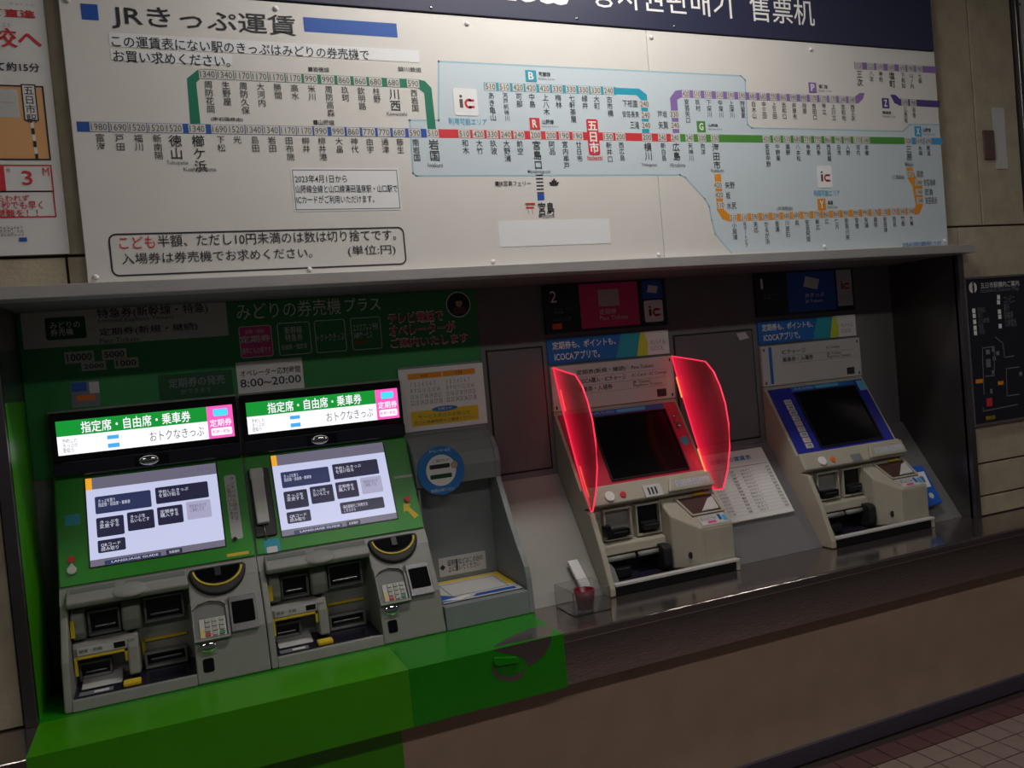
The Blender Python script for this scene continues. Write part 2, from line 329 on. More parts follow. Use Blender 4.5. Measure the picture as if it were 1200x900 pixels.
# IC card area
ar = [(514, 72), (868, 89), (873, 94), (876, 146), (881, 150), (1058, 154), (1066, 146), (1104, 146), (1116, 286), (857, 296.5), (838, 274), (834, 258), (831, 242), (826, 233), (803, 208), (797, 205), (488, 206), (484, 203), (480, 141), (514, 141)]
pts = [P(x, y) for x, y in ar]; pts = [(min(u, xb1-.001), max(v, zb0+.001)) for u, v in pts]
obj('ic_area', MB().poly(BD, pts, .0002, .0002, 'ic_area'), board)
mb = MB()
for i in range(len(pts)):
    if i in (7, 8): continue
    a, b = Vector(pts[i]), Vector(pts[(i+1) % len(pts)]); d = (b-a).normalized()*.003; q = Vector((-d.y, d.x))*.8
    mb.poly(BD, [tuple(a-d-q), tuple(b+d-q), tuple(b+d+q), tuple(a-d+q)], .00032, .00032, 'ic_border')
obj('ic_border', mb, board)
# white label strips
mb = MB()
for r in ((127, 38, 492, 73.5), (583, 259, 716, 285), (129, 57, 273, 77), (340, 197, 471, 246)):
    u0, u1, v0, v1 = BD.rc(*r); obj('label_strip', MB().box(BD, u0, u1, v0, v1, .0004, .0008, 'sticker_white'), board)
mb = MB(); mb.frame(BD, u0+.004, u1-.004, v0+.004, v1-.004, .0022, .0009, .0011, 'grey_print')
def rline(mb, f, a, b, c, d, r, t, n, m):
    pts = []
    for cx, cy, t0 in ((b-r, d-r, 0), (a+r, d-r, 90), (a+r, c+r, 180), (b-r, c+r, 270)):
        for i in range(5):
            q = math.radians(t0+22.5*i); pts.append((cx+r*math.cos(q), cy+r*math.sin(q), math.cos(q), math.sin(q)))
    for i in range(len(pts)):
        p, q = pts[i], pts[(i+1) % len(pts)]; mb.poly(f, [(p[0], p[1]), (q[0], q[1]), (q[0]-q[2]*t, q[1]-q[3]*t), (p[0]-p[2]*t, p[1]-p[3]*t)], n, n, m)
u0, u1, v0, v1 = BD.rc(126, 274, 477, 310); rline(mb, BD, u0, u1, v0, v1, .018, .0042, .0008, 'black_print'); obj('print_border', mb, board)
# title blocks
for r in ((94, 4, 116, 24), (355, 20, 466, 44)): obj('blue_block', MB().box(BD, *BD.rc(*r), .0005, .0005, 'blue_line'), board)
TH(board, 'black_print', BD, 'JRきっぷ運賃', 129, 3.5, 344, .063, bold=.007)
TH(board, 'black_print', BD, 'この運賃表にない駅のきっぷはみどりの券売機で', 130, 41, 430, .03, n=.0014, bold=.006)
TH(board, 'black_print', BD, 'お買い求めください。', 132, 58.5, 268, .03, n=.0014, bold=.006)
TH(board, 'red_print', BD, 'こども', 139, 277.5, 181, .031, bold=.004)
TH(board, 'black_print', BD, '半額、ただし10円未満のは数は切り捨てです。', 184, 275.5, 464, .031, bold=.003)
TH(board, 'black_print', BD, '入場券は券売機でお求めください。', 142, 297, 366, .0285, bold=.003)
TH(board, 'black_print', BD, '(単位:円)', 407, 288, 463, .031, bold=.003)
for s, a in (('2023年4月1日から', (345, 205, 406, .022)), ('山陽線全線と山口線湯田温泉駅・山口駅で', (346, 217, 465, .022)), ('ICカードがご利用いただけます。', (347, 229.5, 438, .022))): TH(board, 'black_print', BD, s, *a, n=.0014, bold=.006)
NL = {}
def line_poly(m, pts): NL.setdefault(m, MB()).poly(BD, [P(*p) for p in pts], .00045, .00045, m)
def band(m, pa, pb, hw=.0125):
    a, b = Vector(P(*pa)), Vector(P(*pb)); d = (b-a).normalized(); q = Vector((-d.y, d.x))*hw
    NL.setdefault(m, MB()).poly(BD, [tuple(a-q), tuple(b-q), tuple(b+q), tuple(a+q)], .0006, .0006, m)
def row(pa, pb, data, cw=.042, vertical=True, cs=.0218):
    va = P(*pa)[1]; vb = P(*pb)[1]
    for x, fare, nm, big in data:
        y = pa[1]+(pb[1]-pa[1])*(x-pa[0])/(pb[0]-pa[0]); u = P(x, y)[0]; v = va+(vb-va)*(x-pa[0])/(pb[0]-pa[0])
        if fare:
            wd = cw if len(fare) > 3 else cw*.86
            obj('fare_cell', MB().box(BD, u-wd/2, u+wd/2, v-.0115, v+.0115, .0008, .0008, 'cell'), board)
            T(board, 'fare_print', BD, fare, (u-wd*.43, u+wd*.43, v-.0085, v+.0085), n=.0012)
        if nm: TV(board, 'black_print', BD, nm, u, v-.0165, (.0325 if x < 600 else .0295) if big else min(cs if x < 720 else cs*.92, .086/len(nm)), bold=.006 if big else .002)
B, R_, A = (90, 148.3), (757, 161), (1104, 165.7)
row(B, R_, [(116, '1980', '富海', 0), (139, '1690', '戸田', 0), (161, '1520', '福川', 0), (183, '1520', '新南陽', 0), (204, '1520', '徳山', 1), (231, '1340', '櫛ケ浜', 1),
 (257.5, '1690', '下松', 0), (277, '1520', '光', 0), (297.5, '1340', '島田', 0), (317.5, '1340', '岩田', 0), (337.5, '1170', '田布施', 0), (357, '1170', '柳井', 0), (376, '990', '柳井港', 0),
 (396, '990', '大畠', 0), (414, '860', '神代', 0), (432, '770', '由宇', 0), (450, '770', '通津', 0), (467.5, '680', '藤生', 0), (486, '590', '南岩国', 0), (507, '510', '岩国', 1),
 (544, '510', '和木', 0), (560.5, '420', '大竹', 0), (577, '330', '玖波', 0), (592.5, '240', '大野浦', 0), (608, '240', '前空', 0), (627.5, '200', '宮島口', 1), (645.5, '200', '阿品', 0),
 (661, '190', '宮内串戸', 0), (677, '190', '廿日市', 0), (712.5, '150', '新井口', 0), (727, '200', '西広島', 0), (758, '200', '横川', 1)])
row(R_, A, [(776, '240', '新白島', 0), (791, '240', '広島', 1), (808, '240', '天神川', 0), (822.5, '330', '向洋', 0), (837.5, '330', '海田市', 1), (898, '420', '安芸中野', 0), (910, '420', '中野東', 0),
 (922, '510', '瀬野', 0), (934, '680', '八本松', 0), (946, '770', '寺家', 0), (958, '770', '西条', 0), (970, '860', '西高屋', 0), (982, '990', '白市', 0), (992.5, '990', '入野', 0), (1004.5, '1170', '河内', 0), (1014.5, '1340', '本郷', 0),
 (1064, '1520', '三原', 1), (1077.5, '1690', '糸崎', 0), (1087, '1690', '尾道', 0)], cw=.037)
band('blue_line', (90, 148.3), (500, 156.1)); band('red_line', (513, 156.4), (790, 161.5)); band('leaf_line', (797, 161.6), (1060, 165)); band('sky_line', (1068, 165.2), (1104.5, 165.7))
row((243, 87), (484, 98), [(243, '1340', '周防花岡', 0), (263.5, '1340', '生野屋', 0), (284, '1170', '周防久保', 0), (304, '1170', '大河内', 0), (324, '1170', '勝間', 0), (344, '1170', '高水', 0), (364, '990', '米川', 0), (384, '990', '周防高森', 0),
 (403, '860', '玖珂', 0), (422, '860', '欽明路', 0), (440, '680', '柱野', 0), (461, '680', '川西', 1), (484, '590', '西岩国', 0)], cs=.0215)
band('green_line', (234, 86.5), (491, 98.3)); line_poly('green_line', [(219, 92), (232, 81.5), (235, 81.5), (235, 92), (230, 97), (235, 145), (223, 145)]); line_poly('green_line', [(490, 93), (498, 95), (505.5, 103), (511, 152), (501, 152), (497, 109), (490, 103.5)])
row((574.5, 101.5), (713, 106.5), [(574.5, '510', 'あき亀山', 0), (591, '510', '河戸帆待川', 0), (607, '420', '可部', 0), (622, '420', '中島', 0), (638, '420', '上八木', 0), (653, '330', '梅林', 0), (669, '330', '七軒茶屋', 0), (684, '330', '緑井', 0), (698, '330', '大町', 0), (713, '240', '古市橋', 0)])
band('cyan_line', (567, 101.2), (722, 106.8)); line_poly('cyan_line', [(719, 102.7), (749, 104), (758, 111), (761, 156), (752.5, 156), (751, 117), (746, 111.5), (719, 110.5)])
for (x, y), s, nm, bx in (((755, 122), '240', '下祇園', (729, 117, 747, 126)), ((756.5, 135), '240', '安芸長束', (729, 130, 749, 138)), ((757, 147), '240', '三滝', (738, 142, 749, 151)), ((790, 134), '330', '戸坂', (770, 130, 782, 138)), ((791, 147), '240', '矢賀', (771, 142, 783, 151)),
  ((841, 217), '420', '矢野', (849, 213, 861, 221)), ((842.5, 228.5), '420', '坂', (850, 225, 856, 233)), ((844, 240.5), '510', '水尻', (851, 237, 863, 245)),
  ((1066, 204), '1520', '須波', (1073, 200, 1082, 208)), ((1076, 214), '1340', '安芸幸崎', (1082, 210, 1096, 218)), ((1077, 225), '1340', '忠海', (1083, 221, 1093, 229)), ((1078, 235), '1340', '安芸長浜', (1084, 231, 1098, 239))):
    u, v = P(x, y); obj('fare_cell', MB().box(BD, u-.018, u+.018, v-.0115, v+.0115, .0008, .0008, 'cell'), board); T(board, 'fare_print', BD, s, (u-.015, u+.015, v-.0085, v+.0085)); TP(board, 'black_print', BD, nm, *bx)
row((803.6, 110), (997, 117), [(803.6, '420', '安芸矢口', 0), (816.5, '510', '玖村', 0), (829.5, '510', '下深川', 0), (843, '510', '中深川', 0), (856, '590', '上深川', 0), (869, '590', '狩留家', 0), (882, '680', '白木山', 0), (894, '680', '中三田', 0), (906, '770', '上三田', 0),
 (917.5, '860', '志和口', 0), (929.5, '990', '井原市', 0), (941.5, '990', '向原', 0), (953, '1170', '吉田口', 0), (964.5, '1170', '甲立', 0), (975.5, '1170', '上川立', 0), (987, '1340', '志和地', 0), (998, '1340', '西三次', 0)], cw=.034)
band('violet_line', (797, 109.8), (1003, 117.2)); line_poly('violet_line', [(797.5, 105.5), (797.5, 114.5), (793.5, 117), (796, 156), (788.5, 156), (785, 115), (791, 106.5)]); line_poly('violet_line', [(1002, 113), (1006, 110), (1007, 109), (1013, 109), (1011, 116), (1006, 121), (1002, 121)])
row((1005, 77), (1078, 81), [(1006, '1520', '三次', 1), (1020, '1520', '八次', 0), (1031, '1690', '神杉', 0), (1044, '1690', '塩町', 1), (1057, '1690', '下和知', 0), (1067, '1980', '山ノ内', 0), (1077, '1980', '七塚', 0)], cw=.034, cs=.0215)
band('violet_line', (1001, 76.8), (1097.5, 82)); row((1060, 120), (1070, 120.6), [(1060, '1690', '三良坂', 0), (1070, '1980', '吉舎', 0)], cw=.034); band('dark_violet', (1052, 119.6), (1101, 122)); line_poly('dark_violet', [(1043, 111), (1049, 111), (1055, 116.5), (1055, 123.5), (1048, 121)])
row((859.5, 255), (1067, 247.5), [(859.5, '510', '小屋浦', 0), (872, '510', '呉ポートピア', 0), (884.5, '590', '天応', 0), (897, '590', 'かるが浜', 0), (909.5, '590', '吉浦', 0), (921.5, '680', '川原石', 0), (933, '680', '呉', 0), (945, '770', '安芸阿賀', 0), (957, '770', '新広', 0),
 (968, '860', '広', 0), (979.5, '860', '仁方', 0), (991, '990', '安芸川尻', 0), (1003, '990', '安登', 0), (1014, '990', '安浦', 0), (1025, '1170', '風早', 0), (1036, '1170', '安芸津', 0), (1047, '1170', '吉名', 0), (1057, '1340', '竹原', 0), (1067, '1340', '大乗', 0)], cw=.034, cs=.0215)
band('orange_line', (853, 255.3), (1072, 247.3)); line_poly('orange_line', [(837, 204), (844.5, 204), (848, 245), (854, 251), (854, 259.5), (846.5, 257), (840, 246)]); line_poly('orange_line', [(1062, 196), (1069, 196), (1074, 210), (1081, 212), (1081, 242), (1077, 251), (1071, 251.5), (1073, 240), (1069, 218), (1063, 208)])
# Miyajima ferry
for i in range(6): band('navy', (627.8+i*.3, 205.5+i*4.1), (636.0+i*.3, 205.3+i*4.1), .0022)
line_poly('blue_line', [(629.5, 227.5), (637.5, 227), (638, 234.5), (630, 235)])
for m, q in NL.items(): obj('route_line', q, board)
st = MB(); u0, u1, v0, v1 = BD.rc(686.5, 139.5, 703.5, 181.5); st.rbox(BD, u0, u1, v0, v1, .006, .0009, .0012, 'red_line'); obj('station_marker', st, board); TV(board, 'white_print', BD, '五日市', (u0+u1)/2, v1-.004, (v1-v0-.008)/3, n=.0018, bold=.03)
for ch, m, r, t2 in (('B', 'cyan_line', (615, 82, 629, 96), ('可部線', 'Kabe Line', 631, 84, 645, 90)), ('R', 'red_line', (620, 138, 633, 152), ('山陽線', 'San-yo Line', 635, 140, 649, 146)), ('G', 'leaf_line', (816, 142, 827, 155), ('山陽線', 'San-yo Line', 829.5, 145, 841, 149)),
   ('P', 'violet_line', (947, 96.5, 957, 109), ('芸備線', 'Geibi Line', 959, 99, 969.5, 104)), ('Z', 'dark_violet', (1033, 115, 1042, 127), ('福塩線', 'Fukuen Line', 1033.5, 130, 1044, 134)), ('X', 'sky_line', (1071, 148, 1080, 160), ('山陽線', 'San-yo Line', 1081, 150, 1090.5, 155)), ('Y', 'orange_line', (957.5, 233, 968, 246), ('呉線', 'Kure Line', 969.5, 235, 976, 240))):
    u0, u1, v0, v1 = BD.rc(*r); obj('line_badge', MB().box(BD, u0, u1, v0, v1, .0008, .0011, m), board)
    T(board, 'white_print', BD, ch, (u0+(u1-u0)*.25, u1-(u1-u0)*.25, v0+(v1-v0)*.16, v1-(v1-v0)*.16), n=.0016, bold=.03)
    TP(board, 'black_print', BD, t2[0], *t2[2:], bold=.02); x0, y0, x1, y1 = t2[2:]; TP(board, 'grey_print', BD, t2[1], x0, y1+1, x1+5, y1+4)
for s, a, m in (('■岩徳線', (361, 78, 386, 85), 'black_print'), ('■山陽線', (367, 140, 392, 147), 'black_print'), ('(南岩国経由)', (247, 137, 285, 143), 'black_print'), ('錦川鉄道', (466, 78, 494, 85), 'black_print'), ('■JR宮島フェリー', (580, 212, 622, 219), 'black_print'), ('宮島', (630, 237, 650, 252), 'black_print'), ('Miyajima', (631, 251, 650, 256), 'grey_print'),
   ('Tokuyama', (195, 188, 221, 194), 'grey_print'), ('Kushigahama', (215, 196, 254, 202), 'grey_print'), ('Iwakuni', (501, 191, 519, 196), 'grey_print'), ('Miyajimaguchi', (618, 199, 645, 204), 'grey_print'), ('Itsukaichi', (688, 182, 706, 188), 'red_line'), ('Yokogawa', (751, 191, 770, 196), 'grey_print'), ('Hiroshima', (785, 191, 803, 196), 'grey_print'), ('Kaitaichi', (833, 198, 848, 202), 'grey_print'), ('Kawanishi', (453, 131, 477, 136), 'grey_print'), ('Mihara', (1060, 190, 1070, 195), 'grey_print'),
   ('利用可能エリア', (525, 138, 571, 147), 'cyan_print'), ('利用可能エリア', (953, 223, 984, 230), 'cyan_print'), ('(三原経由)', (1045, 205, 1060, 211), 'grey_print'), ('(呉線経由)', (910, 242, 929, 247), 'grey_print'), ('2023年4月1日現在の運賃を表示しています', (1057, 284, 1103, 288.5), 'sticker_blue')): TP(board, m, BD, s, *a, bold=.01)
band('grey_print', (459.8, 78), (460.3, 92), .008)
def ic_mark(owner, f, u0, u1, v0, v1, n=.0014, card=True):
    w_, h_ = u1-u0, v1-v0; q = MB()
    if card: q.rbox(f, u0, u1, v0, v1, w_*.1, n-.0005, n-.0002, 'sticker_white')
    bx = lambda a, b, c, d, m: q.box(f, u0+a*w_, u0+b*w_, v0+c*h_, v0+d*h_, n, n, m)
    bx(.24, .38, .28, .6, 'brown'); q.disc(f, u0+.31*w_, v0+.7*h_, .06*w_, n, n, 'brown', 12)
    for t0, t1 in ((50, 310),):
        for i in range(12):
            a, b = math.radians(t0+(t1-t0)*i/12), math.radians(t0+(t1-t0)*(i+1)/12); cx, cy = u0+.64*w_, v0+.44*h_; ro, ri = .2*w_, .1*w_
            q.poly(f, [(cx+ro*math.cos(a), cy+ro*math.sin(a)), (cx+ro*math.cos(b), cy+ro*math.sin(b)), (cx+ri*math.cos(b), cy+ri*math.sin(b)), (cx+ri*math.cos(a), cy+ri*math.sin(a))], n, n, 'red_print')
    bx(.62, .86, .52, .6, 'red_print'); bx(.62, .86, .28, .36, 'red_print'); return obj('ic_mark', q, owner)
ic_mark(board, BD, *BD.rc(530, 103, 561, 136)); ic_mark(board, BD, *BD.rc(956.5, 194, 976, 220))
q = MB(); g = lambda pts, m: q.poly(BD, [P(x, y) for x, y in pts], .0012, .0012, m)      # ferry and torii pictograms
g([(643, 213.5), (655, 213.5), (653, 217.5), (645, 217.5)], 'black_print'); g([(646, 211.5), (652, 211.5), (652, 213.5), (646, 213.5)], 'black_print'); g([(648, 209.5), (650, 209.5), (650, 211.5), (648, 211.5)], 'black_print')
for r in ((615, 238, 627, 240), (616, 242.5, 626, 244), (618, 238, 619.6, 251), (623, 238, 624.6, 251)): q.box(BD, *BD.rc(*r), .0012, .0012, 'red_line')
obj('pictogram', q, board, kind='stuff')

# ================================================================== header sign above the board
hd = thing('header_sign', (1.3, -.02, 2.434), 'dark navy header sign with white multilingual ticket lettering above the fare board', 'sign')
HD = FY(-.035)
obj('panel', MB().box(HD, xb0-.6, xb1-.005, 2.434, 2.68, -.025, 0, 'navy'), hd, bev=.002)
TP(hd, 'white_print', HD, 'Tickets', 493, -45, 667, 7, bold=.025); TP(hd, 'white_print', HD, '승차권판매기', 692, -24, 858, 22, bold=.004); TP(hd, 'white_print', HD, '售票机', 877, -7, 955, 31, bold=.004); TP(hd, 'white_print', HD, 'きっぷうりば', 210, -72, 474, 0, bold=.02)
for x, y in ((505, 9), (676, 22), (790, 31)):
    u, v = HD.px(x, y); obj('screw', MB().dome(HD, u, v, .005, .003, 'silver', seg=10, rings=3), hd)
# ================================================================== evacuation poster on the left wall
PW = FY(-.006); ev = thing('evacuation_poster', (-.5, 0, 1.777), 'white evacuation poster with red lettering and an orange map on the left wall', 'poster')
obj('sheet', MB().box(PW, -.82, -.19, 1.777, 2.62, -.005, 0, 'paper'), ev)
Q = PW.px; q = MB(); r = PW.rc(-60, 97, 54, 188); r = (r[0], PW.px(55, 140)[0], r[2], r[3]); q.box(PW, *r, .0004, .0004, 'map_orange'); q.frame(PW, r[0], r[1], r[2], r[3], .004, .0008, .0008, 'black_print')
q.box(PW, *PW.rc(-40, 103, 24, 138), .0006, .0006, 'paper_grey'); q.box(PW, *PW.rc(-60, 118, 17, 120.5), .0009, .0009, 'red_print')
a = PW.rc(24, 98.5, 46, 142); q.box(PW, *a, .0009, .0009, 'paper'); q.frame(PW, *a, .003, .0011, .0011, 'black_print')
for i in range(6):
    x0 = 35.5+i*1.1; q.box(PW, *PW.rc(x0, 143+i*7.5, x0+4.5, 150+i*7.5), .0009, .0009, 'black_print' if i % 2 else 'paper')
a = PW.rc(-60, 194, 62, 223); a = (a[0], PW.px(61, 200)[0], PW.px(30, 225)[1], PW.px(30, 193)[1]); q.frame(PW, *a, .003, .0009, .0009, 'red_print'); q.box(PW, a[0], PW.px(6, 210)[0], a[2], a[3], .0008, .0008, 'red_print')
b = (a[0], PW.px(65, 240)[0], PW.px(30, 255)[1], a[2]+.003); q.frame(PW, *b, .003, .0009, .0009, 'red_print'); q.box(PW, *PW.rc(22, 278.5, 32, 283), .0009, .0009, 'blue_line'); obj('print', q, ev, kind='stuff')
TP(ev, 'red_print', PW, 'て直進', -14, 9, 42, 22, bold=.02); TP(ev, 'red_print', PW, '学校へ', -40, 30, 50, 58, bold=.02); TP(ev, 'black_print', PW, 'て約15分', -6, 72, 47, 85, bold=.015); TP(ev, 'grey_print', PW, 'ちょくしん', 11, 3, 41, 7.5); TP(ev, 'grey_print', PW, 'こう', 3, 27, 12, 32)
TV(ev, 'black_print', PW, '五日市駅', Q(35, 120)[0], Q(35, 101)[1], .0228, bold=.008); TP(ev, 'red_print', PW, '3', 25, 200, 39, 217, bold=.01); TP(ev, 'red_print', PW, 'M', 49.5, 196.5, 58, 206); TP(ev, 'red_print', PW, '約', 7, 197, 12, 202)
TP(ev, 'red_print', PW, '津波にとらわれず', -45, 229, 35, 236, bold=.01); TP(ev, 'red_print', PW, 'すぐに1秒でも早く', -35, 236, 51, 245, bold=.01); TP(ev, 'red_print', PW, '高台へ避難を！！', -40, 246, 45, 254, bold=.01); TP(ev, 'grey_print', PW, '津波から避難する方法はこちら', -30, 265, 28, 277)
# ================================================================== things on the right wall
mp = thing('station_map_sign', (3.1, 0, .99), 'dark station guide map sign with white frame on the right wall', 'sign'); RW = FY(-.012)
obj('panel', MB().box(RW, 2.897, 3.266, .996, 1.564, -.011, 0, 'sign_black'), mp); obj('frame', MB().frame(RW, 2.889, 3.274, .988, 1.572, .009, -.011, .005, 'steel'), mp, bev=.001)
q = MB(); u, v = RW.px(1140, 337); q.disc(RW, u, v, .022, .0006, .0006, 'white_print')
for x, y in ((1141, 364), (1141.5, 370), (1142, 377), (1142.5, 384), (1143, 390), (1170, 348), (1170, 354), (1171, 365), (1171.5, 371), (1172, 382)): q.box(RW, *RW.rc(x-2, y-2.2, x+2, y+2.6), .0006, .0006, 'white_print')
def wire(f, q, pts, m, hw=.0018):
    for p0, p1 in zip(pts[:-1], pts[1:]):
        a, b = Vector(f.px(*p0)), Vector(f.px(*p1)); d = (b-a).normalized()*hw; k = Vector((-d.y, d.x)); q.poly(f, [tuple(a-d-k), tuple(b+d-k), tuple(b+d+k), tuple(a-d+k)], .0007, .0007, m)
wire(RW, q, [(1152, 478), (1152, 482), (1192, 474)], 'grey_print'); wire(RW, q, [(1151, 408), (1165, 406), (1165, 440), (1155, 441)], 'grey_print'); wire(RW, q, [(1151, 408), (1153, 462)], 'grey_print'); wire(RW, q, [(1166, 395), (1175, 402), (1177, 419), (1188, 417)], 'grey_print'); wire(RW, q, [(1194, 430), (1179, 432), (1180, 464), (1194, 462)], 'grey_print')
for r_ in ((1155, 410, 1160, 415), (1162, 407, 1165, 412), (1163, 418, 1167, 422), (1162, 434, 1165, 438), (1160, 456, 1163, 461), (1194, 436, 1198, 440), (1167, 412, 1171, 416)): q.box(RW, *RW.rc(*r_), .0007, .0007, 'grey_print')
q.box(RW, *RW.rc(1155, 421, 1161, 430), .0007, .0007, 'machine_grey_dark'); q.box(RW, *RW.rc(1155.5, 467, 1163, 475.5), .0008, .0008, 'red_print'); q.box(RW, *RW.rc(1143, 445, 1152, 448.5), .0008, .0008, 'orange_line'); q.box(RW, *RW.rc(1169, 447, 1176, 450.5), .0008, .0008, 'orange_line'); obj('print', q, mp, kind='stuff')
TP(mp, 'sign_black', RW, 'i', 1138.6, 330.5, 1142, 343.5, n=.0014, bold=.03); TP(mp, 'white_print', RW, '五日市駅構内ご案内', 1148.5, 331.5, 1194, 335); TP(mp, 'grey_print', RW, 'Itsukaichi Station Map', 1149, 338.5, 1194, 341); TP(mp, 'grey_print', RW, '地下道出口\n改札口\nみどりの券売機\n待合室\nお手洗い', 1145, 360, 1160, 391); TP(mp, 'grey_print', RW, 'コンビニ\n銀行\n駐輪場\n公衆電話', 1175, 347, 1191, 382); TP(mp, 'yellow', RW, '駅前広場', 1155, 488, 1166, 491)
nt_ = thing('notice_strip', (3.15, 0, 1.98), 'narrow pale paper strip taped beside a brown plate on the right wall', 'notice'); obj('sheet', MB().box(FY(0), *FY(0).rc(1162, 126, 1181, 198), .0005, .002, 'paper_grey'), nt_)
tagit(obj('wall_plate', MB().box(FY(0), *FY(0).rc(1150.5, 153, 1165, 187), .0022, .008, 'brown'), bev=.001), 'small brown plate fixed to the tiled wall right of the board', 'plate')
gp = thing('grey_wall_panel', (3.5, 0, 2.33), 'pale grey panel with a steel bottom rail in the upper right corner', 'panel'); obj('panel', MB().box(FY(-.01), 3.312, 3.95, 2.345, 3.1, -.02, 0, 'paper_grey'), gp); obj('bottom_rail', MB().box(FY(-.01), 3.312, 3.95, 2.315, 2.343, -.02, .008, 'silver'), gp, bev=.002)
u, v = FY(-.01).px(1187, 4); obj('screw', MB().dome(FY(-.01), max(u, 3.325), v, .006, .004, 'chrome', seg=10, rings=3), gp)
obj('wall_side_panel', MB().box(FY(0), 3.31, 3.95, 1.985, 2.31, -.012, .0, 'brown'), kind='structure'); obj('wall_side_panel', MB().box(FY(0), 3.31, 3.95, .63, 1.98, -.012, .0, 'paper_grey'), kind='structure')
# ================================================================== signs on the recess back wall (left, green)
G = FY(YB-.004)
gpn = thing('green_sign_panel', (.3, YB, 1.2), 'dark green sign panel behind the two green ticket machines', 'sign panel')
obj('panel', MB().box(FY(YB), XL+.002, .992, 1.2, ZT-.002, .0005, .004, 'panel_green'), gpn)
TP(gpn, 'white_print', G, 'みどりの券売機', 276, 356, 400, 368, bold=-.004); TP(gpn, 'white_print', G, 'プラス', 403, 350, 446, 363, bold=0)
u0, u1, v0, v1 = G.rc(279, 383, 321, 417); obj('pass_badge', MB().rbox(G, u0, u1, v0, v1, .008, .0004, .0008, 'pink'), gpn)
q = MB(); rline(q, G, u0, u1, v0, v1, .008, .002, .0011, 'white_print')
for r in ((324, 379, 366, 414), (367.5, 376, 407, 411), (410, 373, 448.5, 408)): rline(q, G, *G.rc(*r), .008, .002, .0008, 'white_print')
obj('badge_outline', q, gpn)
TP(gpn, 'white_print', G, '新規・継続', 287, 387, 309, 390); TP(gpn, 'white_print', G, '定期券', 281, 394, 317, 400, bold=.01); TP(gpn, 'white_print', G, '通学にもお得です', 283, 408, 318, 413)
TP(gpn, 'white_print', G, '新幹線\n特急券', 333, 383, 355, 399); TP(gpn, 'white_print', G, '自由席・指定席', 330, 404, 360, 408); TP(gpn, 'white_print', G, 'トクトクきっぷ', 371, 392, 404, 398); TP(gpn, 'white_print', G, 'エクスプレス予約\n5489サービス', 413, 380, 444, 395); TP(gpn, 'red_print', G, '受取', 415, 399, 428, 403)
for i, (s_, r) in enumerate((('テレビ電話で', (455, 368, 519, 373)), ('オペレーターが', (456, 382, 533, 387)), ('ご案内いたします', (458, 398, 548, 399)))):
    x0, y0, x1, y1 = r; TP(gpn, 'white_print', G, s_, x0-1, y0-1.5, x1+1, y1+2.5 if i else y1+3.5, n=.0009, bold=.03); TP(gpn, 'red_print', G, s_, x0, y0, x1, y1+1 if i else y1+2, n=.0013, bold=.012)
bd_ = thing('operator_badge', (.9, YB, 1.53), 'round dark photo badge with a pale rim, top right of the green panel', 'badge'); u, v = G.px(537, 357); R1 = .043
obj('rim', MB().disc(G, u, v, R1, .0004, .0012, 'white_print', 36), bd_); obj('photo', MB().disc(G, u, v, R1-.003, .0012, .0016, 'sign_black', 36), bd_)
q = MB(); q.disc(G, u+.002, v+.006, .012, .0019, .0019, 'skin_tone', rv=.015); q.poly(G, [(u-.024, v-.03), (u+.024, v-.03), (u+.02, v-.012), (u+.006, v-.006), (u-.006, v-.006), (u-.02, v-.012)], .0018, .0018, 'brown'); q.poly(G, [(u-.012, v+.012), (u+.016, v+.012), (u+.014, v+.024), (u, v+.027), (u-.012, v+.022)], .0021, .0021, 'black'); obj('portrait', q, bd_)
# white sign top left
ws = thing('express_ticket_sign', (-.1, YB, 1.46), 'wide pale sign listing limited express and pass tickets on the green panel', 'sign')
u0, u1, v0, v1 = G.rc(23, 362, 268, 393); v0 = G.px(25, 410)[1]; v1 = G.px(24, 361)[1]
obj('plate', MB().poly(G, [(u0, v0), (u1, v0), (u1, v1), (u0+.02, v1), (u0+.006, v1-.006), (u0, v1-.02)], .0006, .003, 'paper_grey'), ws)
q = MB(); q.rbox(G, *G.rc(52, 373, 102, 396), .006, .0032, .0036, 'dark_green'); obj('green_tab', q, ws)
TP(ws, 'white_print', G, 'みどりの\n券売機', 58, 378, 95, 392, n=.0042); TP(ws, 'black_print', G, '特急券(新幹線・特急)', 113, 362, 244, 367.5, n=.0036, bold=.008); TH(ws, 'fare_print', G, 'Limited Express Tickets', 115, 374, 204, .015, n=.0036); TP(ws, 'black_print', G, '定期券(新規・継続)', 116, 385, 232, 387.5, n=.0036, bold=.008); TH(ws, 'fare_print', G, 'Pass Tickets', 117, 397, 163, .014, n=.0036)
for s_, r in (('10000', (75, 413, 111, 424)), ('5000', (119, 410, 149, 420)), ('2000', (95, 425, 125, 433)), ('1000', (133, 420.5, 163, 430))):
    a = G.rc(*r); t = thing('note_tag', ((a[0]+a[1])/2, YB-.004, a[2]), 'small white tag reading %s yen on the green panel' % {'10000': 'ten thousand', '5000': 'five thousand', '2000': 'two thousand', '1000': 'one thousand'}[s_], 'tag', 'banknote tags')
    obj('tag', MB().box(G, *a, .0006 if s_ in '100005000' else .0012, .0016 if s_ in '100005000' else .0022, 'paper_grey'), t); T(t, 'black_print', G, s_, (a[0]+.006, a[1]-.006, a[2]+.006, a[3]-.006), n=.0026, bold=.01)
st_ = obj('advert_sticker', MB().box(G, *G.rc(82, 448, 118, 475), .0006, .0012, 'grey_print')); tagit(st_, 'small faded blue and grey advert sticker above the leftmost display', 'sticker')
obj('print', MB().box(G, *G.rc(83, 449, 102, 458), .0014, .0014, 'blue_line').box(G, *G.rc(90, 464, 112, 468), .0014, .0014, 'orange').box(G, *G.rc(104, 448, 117, 460), .0014, .0014, 'paper_grey'), st_)
